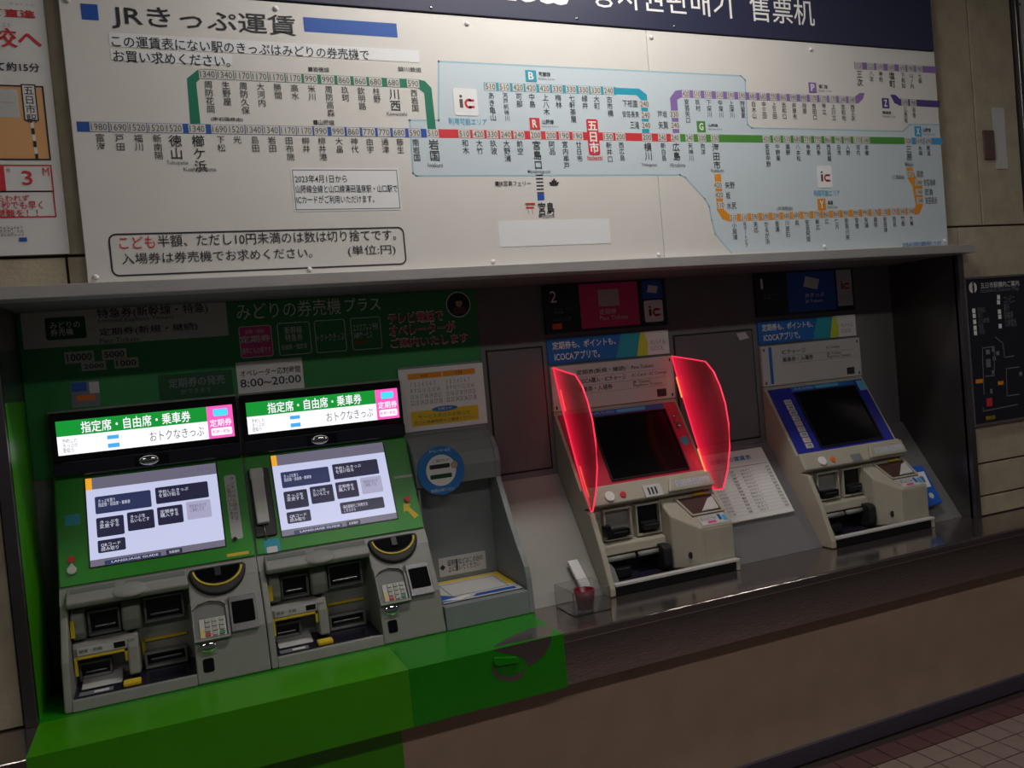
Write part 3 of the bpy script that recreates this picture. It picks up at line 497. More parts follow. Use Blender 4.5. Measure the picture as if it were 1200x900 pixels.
ps = thing('pass_sale_sign', (.1, YB, 1.37), 'dull green sign reading pass sales between the banknote tags and the hours card', 'sign'); a = G.rc(185, 440, 274, 461); obj('plate', MB().box(G, *a, .0006, .003, 'dark_green'), ps); TP(ps, 'grey_print', G, '定期券の発売', 197, 444, 264, 449.5, n=.0036, bold=.01); TP(ps, 'grey_print', G, 'ができます', 212, 456, 248, 458.5, n=.0036)
hc = thing('hours_card', (.3, YB, 1.35), 'white card with operator hours 8:00 to 20:00 on the green panel', 'card'); a = G.rc(276, 426, 357, 457); a = (a[0], a[1], G.px(278, 462)[1], G.px(276, 425)[1]); obj('card', MB().box(G, *a, .0006, .0026, 'paper'), hc)
TP(hc, 'black_print', G, 'オペレーター応対時間', 281, 434, 352, 436, n=.0032, bold=.01); TP(hc, 'black_print', G, '8:00~20:00', 281, 445, 353, 448, n=.0032, bold=.01)

# ================================================================== green reserved-seat machines
BZ0, BZ1 = (.16, .915), (.285, 1.19)
def ticket_kiosk(ox, label, second):
    root = thing('reserved_seat_machine', (ox+.25, .15, Z0), label, 'ticket machine', 'green reserved seat ticket machines')
    Wd = .503; al = FY(.19, ox); bz = F(BZ0, BZ1, ox); co = F((.05, .75), (.16, .915), ox); lo = F((.02, .628), (.05, .75), ox); ld = FY(.281, ox)
    g, dk = 'machine_grey', 'machine_grey_dark'
    b = MB(); b.prism([(.3155, .878), (.13, .878), (.16, .915), (.292, 1.205), (.292, 1.385), (.3155, 1.385)], ox, ox+Wd, g); b.prism([(.3155, .63), (.19, .63), (.19, .878), (.3155, .878)], ox, ox+Wd, g); obj('body', b, root)
    ck = [(.19, .63), (.02, .63), (.05, .75), (.13, .878), (.19, .878)]
    obj('side_cheek', MB().prism(ck, ox, ox+.018, g), root, bev=.004)
    pod = obj('card_unit', MB().prism(ck, ox+.315, ox+Wd, g), root, bev=.004)
    obj('front_rim', MB().prism([(.02, .63), (.19, .63), (.19, .638), (.05, .642), (.034, .658), (.027, .656)], ox+.018, ox+.315, g), root, bev=.002)
    ht = F((.118, .9), (.16, .915), ox)
    h = obj('hood', MB().prism([(.16, .915), (.19, .90), (.19, .868), (.118, .868), (.104, .872), (.1, .885), (.118, .9)], ox+.018, ox+.315, g), root, bev=.004)
    obj('thumb_rest', MB().dome(F((.1, .885), (.16, .915), ox), .17, .02, .048, .009, g, rv=.03), h)
    obj('label_strip', MB().box(ht, .025, .135, .014, .034, .0005, .0012, dk), h); obj('label_strip', MB().box(ht, .16, .31, .014, .034, .0005, .0012, dk), h)
    # bezel and screen
    be = obj('bezel', MB().box(bz, .002, Wd-.002, .004, .315, 0, .005, 'machine_green'), root, bev=.002)
    u0, u1, v0, v1 = .078, .424, .046, .298
    sc_ = obj('screen', MB().box(bz, u0-.004, u1+.004, v0-.004, v1+.003, .005, .0062, 'black'), root)
    q = MB(); q.box(bz, u0, u1, v0, v1, .0066, .0066, 'scr_white'); q.box(bz, u0, u1, v1-.034, v1, .0069, .0069, 'scr_bar'); q.box(bz, u0, u0+.016, v1-.034, v1, .0071, .0071, 'scr_orange'); q.box(bz, u0, u1, v0, v0+.018, .0069, .0069, 'scr_bar')
    w_, hh = u1-u0, v1-v0; Bx = lambda a, b_, c, d: (u0+a*w_, u0+b_*w_, v0+c*hh, v0+d*hh)
    q.rbox(bz, *Bx(.1, .51, .0, .045), .002, .0071, .0071, 'scr_navy2'); q.rbox(bz, *Bx(.55, .67, .0, .055), .002, .0071, .0071, 'scr_navy'); obj('display', q, sc_)
    btn = [((.06, .475, .575, .775), 'scr_navy2', 'きっぷを買う\n指定席・自由席・乗車券'), ((.51, .92, .595, .79), 'scr_navy', '予約したきっぷ\nを受け取る'), ((.06, .26, .31, .53), 'scr_navy', 'きっぷを\n変更する'), ((.285, .485, .33, .545), 'scr_navy', 'きっぷを\n払いもどす'), ((.51, .705, .345, .555), 'scr_navy', '定期券を\n購入する'), ((.735, .925, .36, .57), 'scr_pale', '特急券を出さず\nに乗車した方'), ((.06, .26, .135, .275), 'scr_navy', 'QRコード\n読み取り')]
    if second: btn.append(((.52, .91, .155, .295), 'scr_navy', '領収書発行ご利用方法\nこちらから'))
    for bb_, m, s_ in btn:
        a = Bx(*bb_); k = obj('screen_button', MB().rbox(bz, *a, .004, .0073, .0073, m), sc_); big = bb_[1]-bb_[0] > .3
        T(sc_, 'scr_dtext' if m == 'scr_pale' else 'scr_text', bz, s_, (a[0]+.008, a[0]+(.62 if big else .82)*(a[1]-a[0]), a[3]-.031, a[3]-.009), n=.0078, bold=.0)
    T(sc_, 'scr_text', bz, 'LANGUAGE GUIDE', (u0+.15*w_, u0+.49*w_, v0+.003, v0+.0085), n=.0078); T(sc_, 'scr_text', bz, '言語選択', (u0+.57*w_, u0+.65*w_, v0+.003, v0+.0105), n=.0078); T(sc_, 'scr_dtext', bz, 'さいしょ  もどる  係員  取消', (u0+.62*w_, u0+.97*w_, v1-.02, v1-.012), n=.0078)
    # LED sign
    ls = obj('display_case', MB().box(ld, .004, Wd-.004, 1.243, 1.38, -.01, .012, 'black_gloss'), root, bev=.003); lf = FY(.281-.0125, ox)
    a, b_, c, d = .020, .486, 1.262, 1.357; q = MB(); m_ = c+(d-c)*.55; px_ = a+(b_-a)*.845
    q.box(lf, a, px_, c, m_, 0, 0, 'led_white'); q.box(lf, a, px_, m_, d, 0, 0, 'led_green'); q.box(lf, px_, b_, c, d, 0, 0, 'led_pink'); q.rbox(lf, px_+.008, b_-.006, c+.008, c+.03, .004, .0003, .0003, 'led_white'); q.rbox(lf, px_+.018, b_-.014, d-.03, d-.009, .004, .0003, .0003, 'led_cyan')
    q.box(lf, a+.125, a+.155, c+.007, c+.042, .0003, .0003, 'led_blue'); q.box(lf, a+.123, a+.157, c+.019, c+.031, .0004, .0004, 'led_white'); obj('led_panel', q, ls)
    T(ls, 'led_white', lf, '指定席・自由席・乗車券', (a+.062, px_-.045, m_+.004, d-.006), n=.0006, bold=.009); T(ls, 'led_grey', lf, 'おトクなきっぷ', (a+.235, px_-.012, c+.012, c+.04), n=.0006); T(ls, 'led_grey', lf, '予約した\nきっぷの\n受取り', (a+.012, a+.05, c+.006, c+.045), n=.0006); T(ls, 'led_white', lf, '定期券', (px_+.006, b_-.005, c+.034, c+.056), n=.0006, bold=.006); T(ls, 'led_pink', lf, '新規・継続', (px_+.012, b_-.012, c+.013, c+.024), n=.0006, bold=.02)
    br = obj('brow_strip', MB().prism([(.291, 1.243), (.266, 1.243), (.262, 1.237), (.262, 1.206), (.266, 1.202), (.291, 1.202)], ox+.004, ox+Wd-.004, 'smoke'), root, bev=.002)
    bw = FY(.262, ox); ub = .255 if not second else .235
    obj('camera_dome', MB().box(bw, ub-.045, ub+.045, 1.207, 1.237, 0, .003, 'black_gloss').dome(bw, ub-.008, 1.222, .027, .009, 'chrome', n=.003, rv=.0145, rings=10, seg=28), br)
    # alcove fittings
    def slot(nm, a, b_, c, d, dep, m='black', lip=True):
        q = MB(); q.frame(al, a-.006, b_+.006, c-.006, d+.006, .006, 0, dep, dk); q.box(al, a, b_, c, d, 0, .003, m); o = obj(nm, q, root, bev=.0012)
        if lip: obj('slot_lip', MB().box(al, a+.008, b_-.008, c+.010, c+.016, .003, .012, 'silver'), o, bev=.002)
    slot('bill_slot', .064, .132, .783, .838, .03); slot('ticket_slot', .203, .294, .788, .846, .022); slot('coin_slot', .03, .1, .665, .702, .022); slot('receipt_slot', .193, .29, .664, .696, .03, 'smoke')
    obj('slot_guard', MB().prism([(.19, .862), (.15, .86), (.128, .84), (.125, .80), (.14, .778), (.19, .772)], ox+.02, ox+.054, g), root, bev=.006); obj('slot_guard', MB().prism([(.19, .862), (.16, .86), (.14, .84), (.132, .81), (.14, .778), (.19, .772)], ox+.142, ox+.19, g), root, bev=.01, seg=3)
    fl_ = obj('coin_box', MB().prism([(.19, .772), (.135, .772), (.122, .762), (.12, .735), (.19, .73)], ox+.02, ox+.17, g), root, bev=.003); obj('divider', MB().prism([(.19, .772), (.13, .772), (.115, .74), (.1, .67), (.19, .655)], ox+.15, ox+.178, g), root, bev=.005)
    yf = FY(.12, ox); obj('label_face', MB().box(yf, .03, .148, .742, .762, 0, .0012, 'paper_grey').box(yf, .118, .146, .745, .76, .0012, .0018, 'black'), fl_); T(root, 'black_print', yf, '硬貨・釣銭', (.035, .09, .748, .757), n=.0024)
    obj('yellow_frame', MB().box(yf, .028, .15, .732, .738, 0, .002, 'yellow').box(yf, .022, .029, .69, .738, 0, .002, 'yellow').box(yf, .143, .15, .705, .738, 0, .002, 'yellow'), root); y2 = FY(.188, ox)
    obj('yellow_frame', MB().box(y2, .186, .3, .728, .735, 0, .004, 'yellow').box(y2, .182, .19, .68, .735, 0, .004, 'yellow'), root); obj('yellow_tape', MB().box(al, .02, .03, .79, .835, .066, .0675, 'yellow'), root)
    obj('coin_chute', MB().prism([(.19, .66), (.19, .668), (.09, .65), (.09, .645)], ox+.032, ox+.13, 'paper_grey'), root, bev=.002)
    tr = obj('smoked_tray', MB().prism([(.19, .657), (.06, .652), (.05, .643), (.19, .639)], ox+.018, ox+.315, 'smoke'), root, bev=.002); tf = F((.06, .652), (.19, .657), ox); tf.V = Vector((0, 1, .04)).normalized(); tf.N = tf.U.cross(tf.V)
    obj('tray_sticker', MB().box(tf, .03, .11, .004, .03, .001, .0015, 'grey_print').box(tf, .065, .1, .01, .024, .0016, .002, 'paper'), tr); obj('caution_sticker', MB().box(tf, .135, .178, .0, .03, .001, .012, 'yellow'), tr, bev=.003)
    # card unit: purse scoop, key pad, reader
    cx, cv = .395, .158
    q = MB(); pts = [(cx+.076*math.cos(t), cv+.02-.075*math.sin(t)) for t in [math.pi*i/20 for i in range(21)]]; pts = [(cx+.072, cv+.03)]+pts+[(cx-.072, cv+.03)]
    so = obj('purse_scoop', MB().poly(co, pts, -.004, .016, 'rubber'), pod, bev=.007, seg=3)
    arc = [co.pt(cx+.064*math.cos(t), cv+.022-.05*math.sin(t), .0168) for t in [math.pi*(.02+.96*i/20) for i in range(21)]]; obj('yellow_rim', MB().tube(arc, .003, 'yellow', 6), so)
    obj('scoop_recess', MB().poly(co, [(cx+.06*math.cos(t), cv+.024-.045*math.sin(t)) for t in [math.pi*i/16 for i in range(17)]], .0163, .0168, 'black_gloss').poly(co, [(cx-.008, cv+.022), (cx+.008, cv+.022), (cx+.008, cv-.004), (cx-.008, cv-.004)], .017, .024, 'black'), so)
    a, b_, c, d = .315+.006, .404, -.012, .088
    kp = obj('keypad_hollow', MB().poly(co, [(a, c), (b_, c), (b_, d-.02), (b_-.015, d-.006), ((a+b_)/2, d), (a+.015, d-.006), (a, d-.02)], .0005, .003, 'machine_grey_dark'), pod)
    obj('hollow_rim', MB().box(co, a-.004, a, c, d-.02, 0, .012, g).box(co, b_, b_+.005, c, d, 0, .012, g).box(co, a-.004, b_+.005, c-.006, c, 0, .012, g).poly(co, [(a-.004, d-.02), (a+.012, d-.004), ((a+b_)/2, d+.003), (b_-.012, d-.004), (b_+.005, d-.02), (b_+.005, d+.008), (a-.004, d+.008)], 0, .012, g), kp)
    obj('key_plate', MB().box(co, a+.012, b_-.004, c+.003, c+.055, .003, .007, 'paper_grey').box(co, a+.014, a+.02, c+.005, c+.03, .007, .0075, 'yellow'), kp)
    for i in range(4):
        for j in range(3): obj('key', MB().box(co, a+.026+j*.018, a+.039+j*.018, c+.006+i*.0125, c+.0155+i*.0125, .007, .011, 'key_white' if i or j == 1 else ('key_red' if j == 0 else 'key_green')), kp, bev=.001)
    rd = obj('card_reader', MB().rbox(co, .413, .485, -.008, .092, .004, 0, .008, 'silver'), pod, bev=.002); obj('reader_window', MB().rbox(co, .420, .478, .014, .076, .003, .008, .0095, 'black_gloss'), rd)
    lk = obj('lock_dome', MB().box(lo, .325, .372, .075, .115, 0, .002, g).dome(lo, .35, .096, .024, .009, 'chrome', n=.002, rv=.018, rings=10, seg=28), pod); obj('black_window', MB().rbox(lo, .332, .36, .03, .066, .006, 0, .002, 'black_gloss'), pod, bev=.001)
    # bezel buttons and stickers
    if not second:
        obj('call_button', MB().disc(bz, .033, .075, .009, .005, .010, 'red_print'), be); obj('round_knob', MB().disc(bz, .033, .045, .012, .005, .014, 'paper_grey').poly(bz, [(.024, .052), (.042, .052), (.033, .066)], .005, .012, 'paper_grey'), be, bev=.002); obj('blue_sticker', MB().rbox(bz, .022, .06, .17, .2, .003, .005, .0056, 'cyan_line'), be)
        stp = obj('notice_sticker', MB().rbox(bz, .443, .475, .06, .255, .006, .005, .0056, 'paper_grey'), be); TV(root, 'black_print', bz, 'タッチパネル操作方法', .464, .25, .0135, n=.0062); TV(root, 'black_print', bz, 'ご案内いたします', .452, .225, .0135, n=.0062); obj('glint', MB().disc(bz, .452, .06, .006, .005, .012, 'chrome'), be)
        obj('yellow_sticker', MB().box(bz, .425, .485, .012, .021, .005, .0058, 'yellow'), be)
    else:
        obj('call_button', MB().disc(bz, .466, .10, .009, .005, .012, 'red_print'), be)
        ar_ = [(.452, .09), (.475, .085), (.468, .076), (.492, .045), (.478, .036), (.458, .066), (.448, .06)]; obj('arrow_sticker', MB().poly(bz, ar_, .005, .006, 'yellow'), be); obj('white_strip', MB().box(bz, .44, .5, .172, .18, .005, .0058, 'paper_grey'), be)
        obj('blue_sticker', MB().rbox(bz, .024, .068, .004, .044, .004, .005, .0058, 'cyan_line').rbox(bz, .03, .06, .004, .022, .004, .006, .0064, 'paper'), be)
        obj('handset_cradle', MB().rbox(bz, .004, .066, .052, .262, .008, .005, .012, 'black'), be, bev=.003)
    return root, bz
m1, _ = ticket_kiosk(-.313, 'leftmost green ticket machine with a lit screen beside the green side wall', False)
m2, bz2 = ticket_kiosk(.192, 'green ticket machine with a white telephone handset beside its lit screen', True)
hs = thing('telephone_handset', tuple(bz2.pt(.03, .1, .02)), 'pale telephone handset hanging in a black cradle on the second green machine', 'handset')
obj('handset', MB().rbox(bz2, .012, .046, .088, .255, .004, .014, .036, 'paper_grey'), hs, bev=.006, seg=3); obj('earpiece', MB().rbox(bz2, .010, .048, .225, .258, .006, .0125, .034, 'paper_grey'), hs, bev=.005); obj('cord', MB().tube([bz2.pt(.03, .09, .02), bz2.pt(.031, .07, .018), bz2.pt(.032, .055, .016), bz2.pt(.032, .042, .008)], .0022, 'silver', 6), hs)

# ================================================================== operator desk (grey alcove) right of the green machines
kd = thing('document_desk', (.84, .15, Z0), 'grey document alcove with a shelf between the green machines and the white slope', 'desk'); kx0, kx1 = .697, .985
wl = [(.3155, .63), (.02, .63), (.03, .735), (.038, .77), (.06, .80), (.086, .83), (.136, .9), (.187, .985), (.214, 1.035), (.205, 1.09), (.215, 1.13), (.245, 1.165), (.3, 1.19), (.3155, 1.195)]
obj('side_wall', MB().prism(wl, kx1-.018, kx1, 'kiosk_grey'), kd, bev=.002); obj('side_wall', MB().prism([(.3155, .70), (.2, .70), (.2, 1.03), (.3155, 1.03)], kx0, kx0+.006, 'kiosk_grey'), kd)
obj('hood', MB().prism([(.3155, 1.195), (.3, 1.19), (.245, 1.165), (.215, 1.13), (.205, 1.09), (.212, 1.035), (.3155, 1.035)], kx0, kx1-.018, 'kiosk_grey'), kd, bev=.003)
obj('back_panel', MB().box(FY(.285), kx0, kx1-.018, .70, 1.035, -.02, 0, 'kiosk_grey'), kd); obj('shelf', MB().prism([(.285, .63), (.02, .63), (.025, .70), (.285, .705)], kx0, kx1-.018, 'kiosk_grey'), kd, bev=.002)
obj('top_panel', MB().box(FY(.3155), kx0, kx1, 1.195, 1.42, 0, .004, 'kiosk_grey'), kd)
cp = thing('calendar_poster', (.845, .31, 1.205), 'white two-month calendar poster with a yellow band above the grey alcove', 'poster'); CF = FY(.306); a = CF.rc(466, 434, 570, 497); a = (.697, .99, 1.207, 1.413)
obj('sheet', MB().box(CF, *a, -.004, 0, 'paper'), cp); q = MB(); X = lambda t: a[0]+t*(a[1]-a[0]); Zz = lambda t: a[2]+t*(a[3]-a[2])
q.box(CF, X(.1), X(.5), Zz(.83), Zz(.92), .0005, .0005, 'orange_line'); q.box(CF, X(.51), X(.9), Zz(.83), Zz(.92), .0005, .0005, 'orange_line'); q.box(CF, X(.1), X(.9), Zz(.08), Zz(.32), .0005, .0005, 'yellow'); q.disc(CF, X(.5), Zz(.32), .045, .0008, .0008, 'sticker_blue', rv=.009); obj('print', q, cp, kind='stuff')
T(cp, 'grey_print', CF, '\n'.join([' 1  2  3  4  5  6  7', ' 8  9 10 11 12 13 14', '15 16 17 18 19 20 21', '22 23 24 25 26 27 28']), (X(.11), X(.48), Zz(.42), Zz(.78)), n=.001); T(cp, 'grey_print', CF, '\n'.join([' 1  2  3  4  5  6  7', ' 8  9 10 11 12 13 14', '15 16 17 18 19 20 21', '22 23 24 25 26 27 28']), (X(.53), X(.89), Zz(.42), Zz(.78)), n=.001)
T(cp, 'brown', CF, 'サービス休止のお知らせ', (X(.18), X(.8), Zz(.19), Zz(.25)), n=.001); T(cp, 'brown', CF, '窓口の営業時間をご確認ください', (X(.13), X(.85), Zz(.11), Zz(.16)), n=.001); T(cp, 'white_print', CF, 'お知らせ', (X(.42), X(.58), Zz(.3), Zz(.345)), n=.0014)
T(cp, 'black_print', CF, '4月', (X(.25), X(.33), Zz(.85), Zz(.9)), n=.001); T(cp, 'black_print', CF, '5月', (X(.66), X(.74), Zz(.85), Zz(.9)), n=.001)
rs = thing('round_sticker', (.79, .2, 1.0), 'round blue and white sticker on the hood of the grey alcove', 'sticker'); RF = FY(.2025); u, v = RF.px(517, 551); obj('disc', MB().disc(RF, u, v, .078, -.0008, .0004, 'sticker_blue', 40), rs); obj('inner_disc', MB().disc(RF, u, v, .05, .0005, .0008, 'paper', 36), rs)
obj('print', MB().rbox(RF, u-.038, u+.03, v+.006, v+.02, .003, .0011, .0011, 'black_print').rbox(RF, u-.038, u+.034, v-.026, v-.012, .003, .0011, .0011, 'dark_green').disc(RF, u+.044, v+.012, .012, .0013, .0013, 'skin_tone', 14), rs); T(rs, 'grey_print', RF, 'ご案内中', (u-.03, u+.03, v+.026, v+.036), n=.0014); T(rs, 'white_print', RF, 'オペレーター応対', (u-.035, u+.035, v+.058, v+.068), n=.001); T(rs, 'white_print', RF, '受話器をお取りください', (u-.04, u+.04, v-.068, v-.058), n=.001)
lb = thing('instruction_label', (.83, .28, .78), 'pale strip label with a diamond mark on the alcove back panel', 'label'); LF = FY(.285); a = LF.rc(514, 654, 569, 657); a = (LF.px(514, 660)[0], LF.px(569, 655)[0], LF.px(540, 672)[1], LF.px(540, 650)[1]); obj('sheet', MB().rbox(LF, *a, .004, .0004, .001, 'paper_grey'), lb)
obj('diamond', MB().poly(LF, [(a[0]+.012, a[2]+.02), (a[0]+.022, a[2]+.03), (a[0]+.012, a[2]+.04), (a[0]+.002, a[2]+.03)], .0012, .0012, 'black_print'), lb); T(lb, 'black_print', LF, '証明書などはこの台の\n上に置いてください', (a[0]+.03, a[1]-.01, a[2]+.012, a[3]-.01), n=.0014, bold=.01)
mt = thing('desk_mat', (.84, .15, .703), 'placement mat with yellow border and blue print lying on the alcove shelf', 'mat'); MF = FZ(.7045)
MF.V = Vector((0, .26, .005)).normalized(); MF.N = MF.U.cross(MF.V); MF.O = Vector((0, 0, .7022))
obj('sheet', MB().box(MF, .702, .962, .05, .278, .0008, .0016, 'paper_grey'), mt); obj('yellow_border', MB().box(MF, .702, .962, .25, .272, .0018, .0022, 'yellow').box(MF, .94, .962, .12, .25, .0018, .0022, 'yellow'), mt)
obj('blue_print', MB().poly(MF, [(.702, .06), (.78, .06), (.74, .11), (.702, .15)], .0018, .0022, 'blue_line').poly(MF, [(.8, .06), (.945, .06), (.945, .085), (.82, .085)], .0018, .0022, 'blue_line').frame(MF, .745, .935, .1, .235, .003, .0018, .0022, 'grey_print').poly(MF, [(.70, .075), (.76, .052), (.80, .075), (.79, .085)], .0026, .003, 'paper'), mt)

# ================================================================== cream ticket machines
def ticket_machine(ox, label, red):
    root = thing('ticket_machine', (ox+.25, .15, Z0), label, 'ticket machine', 'cream short-distance ticket machines')
    Wd = .505; bz = F((.12, .90), (.31, 1.215), ox); fr = FY(.31, ox); inr = FY(.14, ox); c_ = 'cream'
    obj('body', MB().prism([(.3155, .89), (.14, .89), (.12, .90), (.31, 1.215), (.3155, 1.215)], ox, ox+Wd, c_), root)
    ck = [(.3155, .63), (.0, .63), (.0, .655), (.045, .77), (.1, .885), (.13, .892), (.3155, .892)]
    obj('side_cheek', MB().prism(ck, ox, ox+.02, c_), root, bev=.004); obj('back_block', MB().prism([(.3155, .63), (.14, .63), (.14, .892), (.3155, .892)], ox+.02, ox+Wd, c_), root)
    # pod with the coin bowl
    plan = [(.285, .14), (.29, .075), (.372, .02), (Wd, .02), (Wd, .14)]; vs = [(ox+x, y, .655) for x, y in plan]
    top = [(.285, .14, .894), (.29, .075, .8382), (.372, .02, .791), (Wd, .02, .791), (Wd, .14, .894)]; vs += [(ox+x, y, z) for x, y, z in top]
    pod = obj('coin_unit', MB().add(vs, [[4, 3, 2, 1, 0], [5, 6, 7, 8, 9]]+[[i, (i+1) % 5, 5+(i+1) % 5, 5+i] for i in range(5)], c_), root, bev=.006, seg=3)
    tp = F((.02, .791), (.14, .894), ox)
    obj('coin_bowl', MB().poly(tp, [(.345, .132), (.372, .056), (.49, .056), (.49, .132)], .001, .003, 'brown_dark').box(tp, .367, .5, .05, .056, 0, .007, c_).box(tp, .49, .5, .056, .136, 0, .007, c_).poly(tp, [(.34, .136), (.367, .05), (.374, .05), (.348, .136)], 0, .007, c_), pod); obj('bowl_wedge', MB().poly(tp, [(.41, .06), (.482, .06), (.486, .118), (.462, .11)], .003, .012, 'paper_grey'), pod, bev=.004)
    obj('clear_label', MB().box(tp, .385, .49, .006, .046, .001, .002, 'paper_grey').rbox(tp, .41, .445, .010, .02, .004, .0022, .0026, 'pink').box(tp, .46, .472, .018, .042, .0022, .0028, 'blue_line').box(tp, .476, .49, .012, .036, .0022, .0028, 'sky_line'), pod)
    T(root, 'black_print', tp, 'おつり・きっぷ\n取り忘れにご注意', (.39, .452, .024, .042), n=.0032); obj('front_plate', MB().rbox(FY(.02, ox), .385, Wd-.006, .672, .782, .006, 0, .002, c_), pod, bev=.001); obj('keyhole', MB().disc(F((.075, 0), (.075, 1), ox), .338, .7, .008, .032, .036, 'rubber', rv=.011), pod)
    # lip under the screen
    lp = obj('lip', MB().box(bz, 0, Wd, -.004, .066, -.006, .016, c_), root, bev=.006, seg=3)
    obj('raised_block', MB().poly(bz, [(.31, .0), (.5, .0), (.5, .055), (.33, .05)], .016, .028, c_), lp, bev=.005); obj('lip_print', MB().box(bz, .345, .485, .012, .036, .0282, .0288, 'paper_grey'), lp); T(root, 'sticker_blue', bz, 'ICカード・カード\nはここに入れてください', (.35, .48, .014, .034), n=.0296)
    obj('speaker', MB().box(bz, .22, .29, -.004, .04, .016, .022, 'paper_grey').box(bz, .235, .242, .004, .03, .022, .0226, 'black_print').box(bz, .249, .256, .004, .03, .022, .0226, 'black_print').box(bz, .263, .27, .004, .03, .022, .0226, 'black_print') if red else MB().box(bz, .23, .28, 0, .03, .016, .017, 'grey_print'), lp)
    obj('round_knob', MB().disc(bz, .088, .022, .018, .016, .024, 'paper'), lp, bev=.003); obj('call_button', MB().disc(bz, .14, .022, .011, .016, .022, 'red_print' if red else 'orange'), lp, bev=.002)
    # bezel with dark screen
    bm = 'red_bezel' if red else 'blue_bezel'
    be = obj('bezel', MB().poly(bz, [(.012, .062), (.25, .05), (Wd-.012, .062), (Wd-.012, .352), (.012, .352)], 0, .006, bm), root, bev=.002)
    obj('screen', MB().frame(bz, .122, .438, .078, .326, .006, .006, .012, 'black').box(bz, .128, .432, .084, .32, .006, .0072, 'screen_off'), root, bev=.001)
    hdr = obj('top_strip', MB().box(bz, .12, .44, .33, .35, .006, .0068, 'banner_blue').rbox(bz, .24, .36, .334, .346, .005, .007, .0074, 'cyan_print'), be); T(root, 'white_print', bz, 'タッチしてください', (.135, .23, .335, .345), n=.0074)
    if red: obj('button_knobs', MB().dome(bz, .462, .29, .008, .008, 'silver', n=.006).dome(bz, .467, .25, .012, .012, 'silver', n=.006).dome(bz, .462, .27, .007, .008, 'silver', n=.006), be); obj('blue_sticker', MB().disc(bz, .466, .19, .018, .006, .0068, 'cyan_line'), be)
    else:
        for i in range(9): obj('side_button', MB().box(bz, .058, .092, .085+i*.024, .106+i*.024, .006, .0095, 'paper_grey'), be, bev=.001); T(root, 'orange' if i in (1, 4) else 'black_print', bz, ['1枚', '2枚', '3枚', '子供', '往復', '入場', '乗継', '連絡', '取消'][i], (.064, .086, .089+i*.024, .102+i*.024), n=.0102)
        obj('blue_sticker', MB().box(bz, .455, .495, .3, .345, .006, .0066, 'cyan_print'), be)
    # information panel
    ip = obj('info_panel', MB().box(fr, .0, Wd, 1.217, 1.375, -.008, .006, 'paper_grey'), root, bev=.002); f6 = FY(.304, ox); q = MB()
    rows = [('定期券(新規・継続)', 'Pass Tickets'), ('ICOCA購入・ICチャージ', 'IC Card / IC Charge'), ('乗車券・入場券', 'JR Tickets\nPlatform Tickets')] if red else [('ICチャージ', 'IC Charge'), ('乗車券・入場券', 'JR Tickets\nPlatform Tickets')]
    for i, (s_, e_) in enumerate(rows):
        z = 1.345-i*.03; wj = {0: .2, 1: .2, 2: .14}[i] if red else {0: .12, 1: .155}[i]; T(root, 'black_print', f6, s_, (.1, .1+wj, z-.01, z+.01), n=.001, bold=.006); T(root, 'black_print', f6, e_, (.325, .325+.0078*max(map(len, e_.split('\n'))), z-(.011 if '\n' in e_ else .006), z+(.011 if '\n' in e_ else .007)), n=.001); q.box(f6, .09, .47, z-.0165, z-.0155, .0005, .0005, 'grey_print')
    q.box(f6, .425, .465, 1.228, 1.256, .0006, .0006, 'black_print')
    if not red: q.box(f6, .035, .05, 1.225, 1.37, .0006, .0006, 'banner_blue')
    for x, z in ((.49, 1.36), (.49, 1.23), (.012, 1.36), (.012, 1.23)): q.rbox(f6, x-.003, x+.003, z-.006, z+.006, .002, .0006, .001, 'black')
    obj('print', q, ip, kind='stuff')
    # opening: slots, roller, tray, rim
    def slot(nm, a, b_, c, d, m, dep=.02):
        o = obj(nm, MB().frame(inr, a-.006, b_+.006, c-.006, d+.006, .006, 0, dep, c_).box(inr, a, b_, c, d, 0, .004, m), root, bev=.001); return o
    o = slot('bill_slot', .068, .162, .784, .878, 'machine_grey'); obj('bill_mouth', MB().rbox(inr, .078, .152, .79, .815, .006, .004, .03, 'black').box(inr, .09, .142, .803, .806, .03, .031, 'silver'), o)
    o = slot('ticket_slot', .192, .278, .782, .878, 'black'); obj('ticket_mouth', MB().rbox(inr, .206, .27, .795, .822, .008, .004, .028, 'rubber').box(inr, .214, .262, .81, .8125, .028, .03, 'silver'), o)
    if not red: obj('coin_gate', MB().disc(FX(ox+.021, 1), .11, .82, .022, 0, .02, 'black', rv=.03), root, bev=.004)
    else: obj('coin_gate', MB().rbox(inr, .06, .08, .79, .835, .008, .004, .034, 'black'), root, bev=.003)
    obj('inner_ledge', MB().prism([(.14, .775), (.105, .765), (.1, .735), (.14, .73)], ox+.022, ox+.285, c_), root, bev=.003); obj('inner_dark', MB().box(inr, .022, .285, .66, .73, .001, .002, 'black'), root)
    for a, b_ in ((.05, .155), (.17, .255)): obj('roller', MB().tube([(ox+a, .1, .722), (ox+b_, .1, .722)], .009, 'machine_grey', 12), root)
    obj('roller_clamp', MB().rbox(FX(ox+.258, 1), .06, .14, .66, .745, .02, -.012, .022, 'rubber'), root, bev=.004)
    obj('tray', MB().prism([(.14, .662), (.01, .645), (.01, .64), (.14, .64)], ox+.022, ox+.285, 'smoke'), root); obj('tray_block', MB().prism([(.12, .72), (.07, .70), (.04, .655), (.12, .655)], ox+.022, ox+.06, 'machine_grey_dark'), root, bev=.003); obj('tray_block', MB().prism([(.12, .70), (.085, .69), (.08, .66), (.12, .66)], ox+.075, ox+.13, 'black'), root, bev=.003)
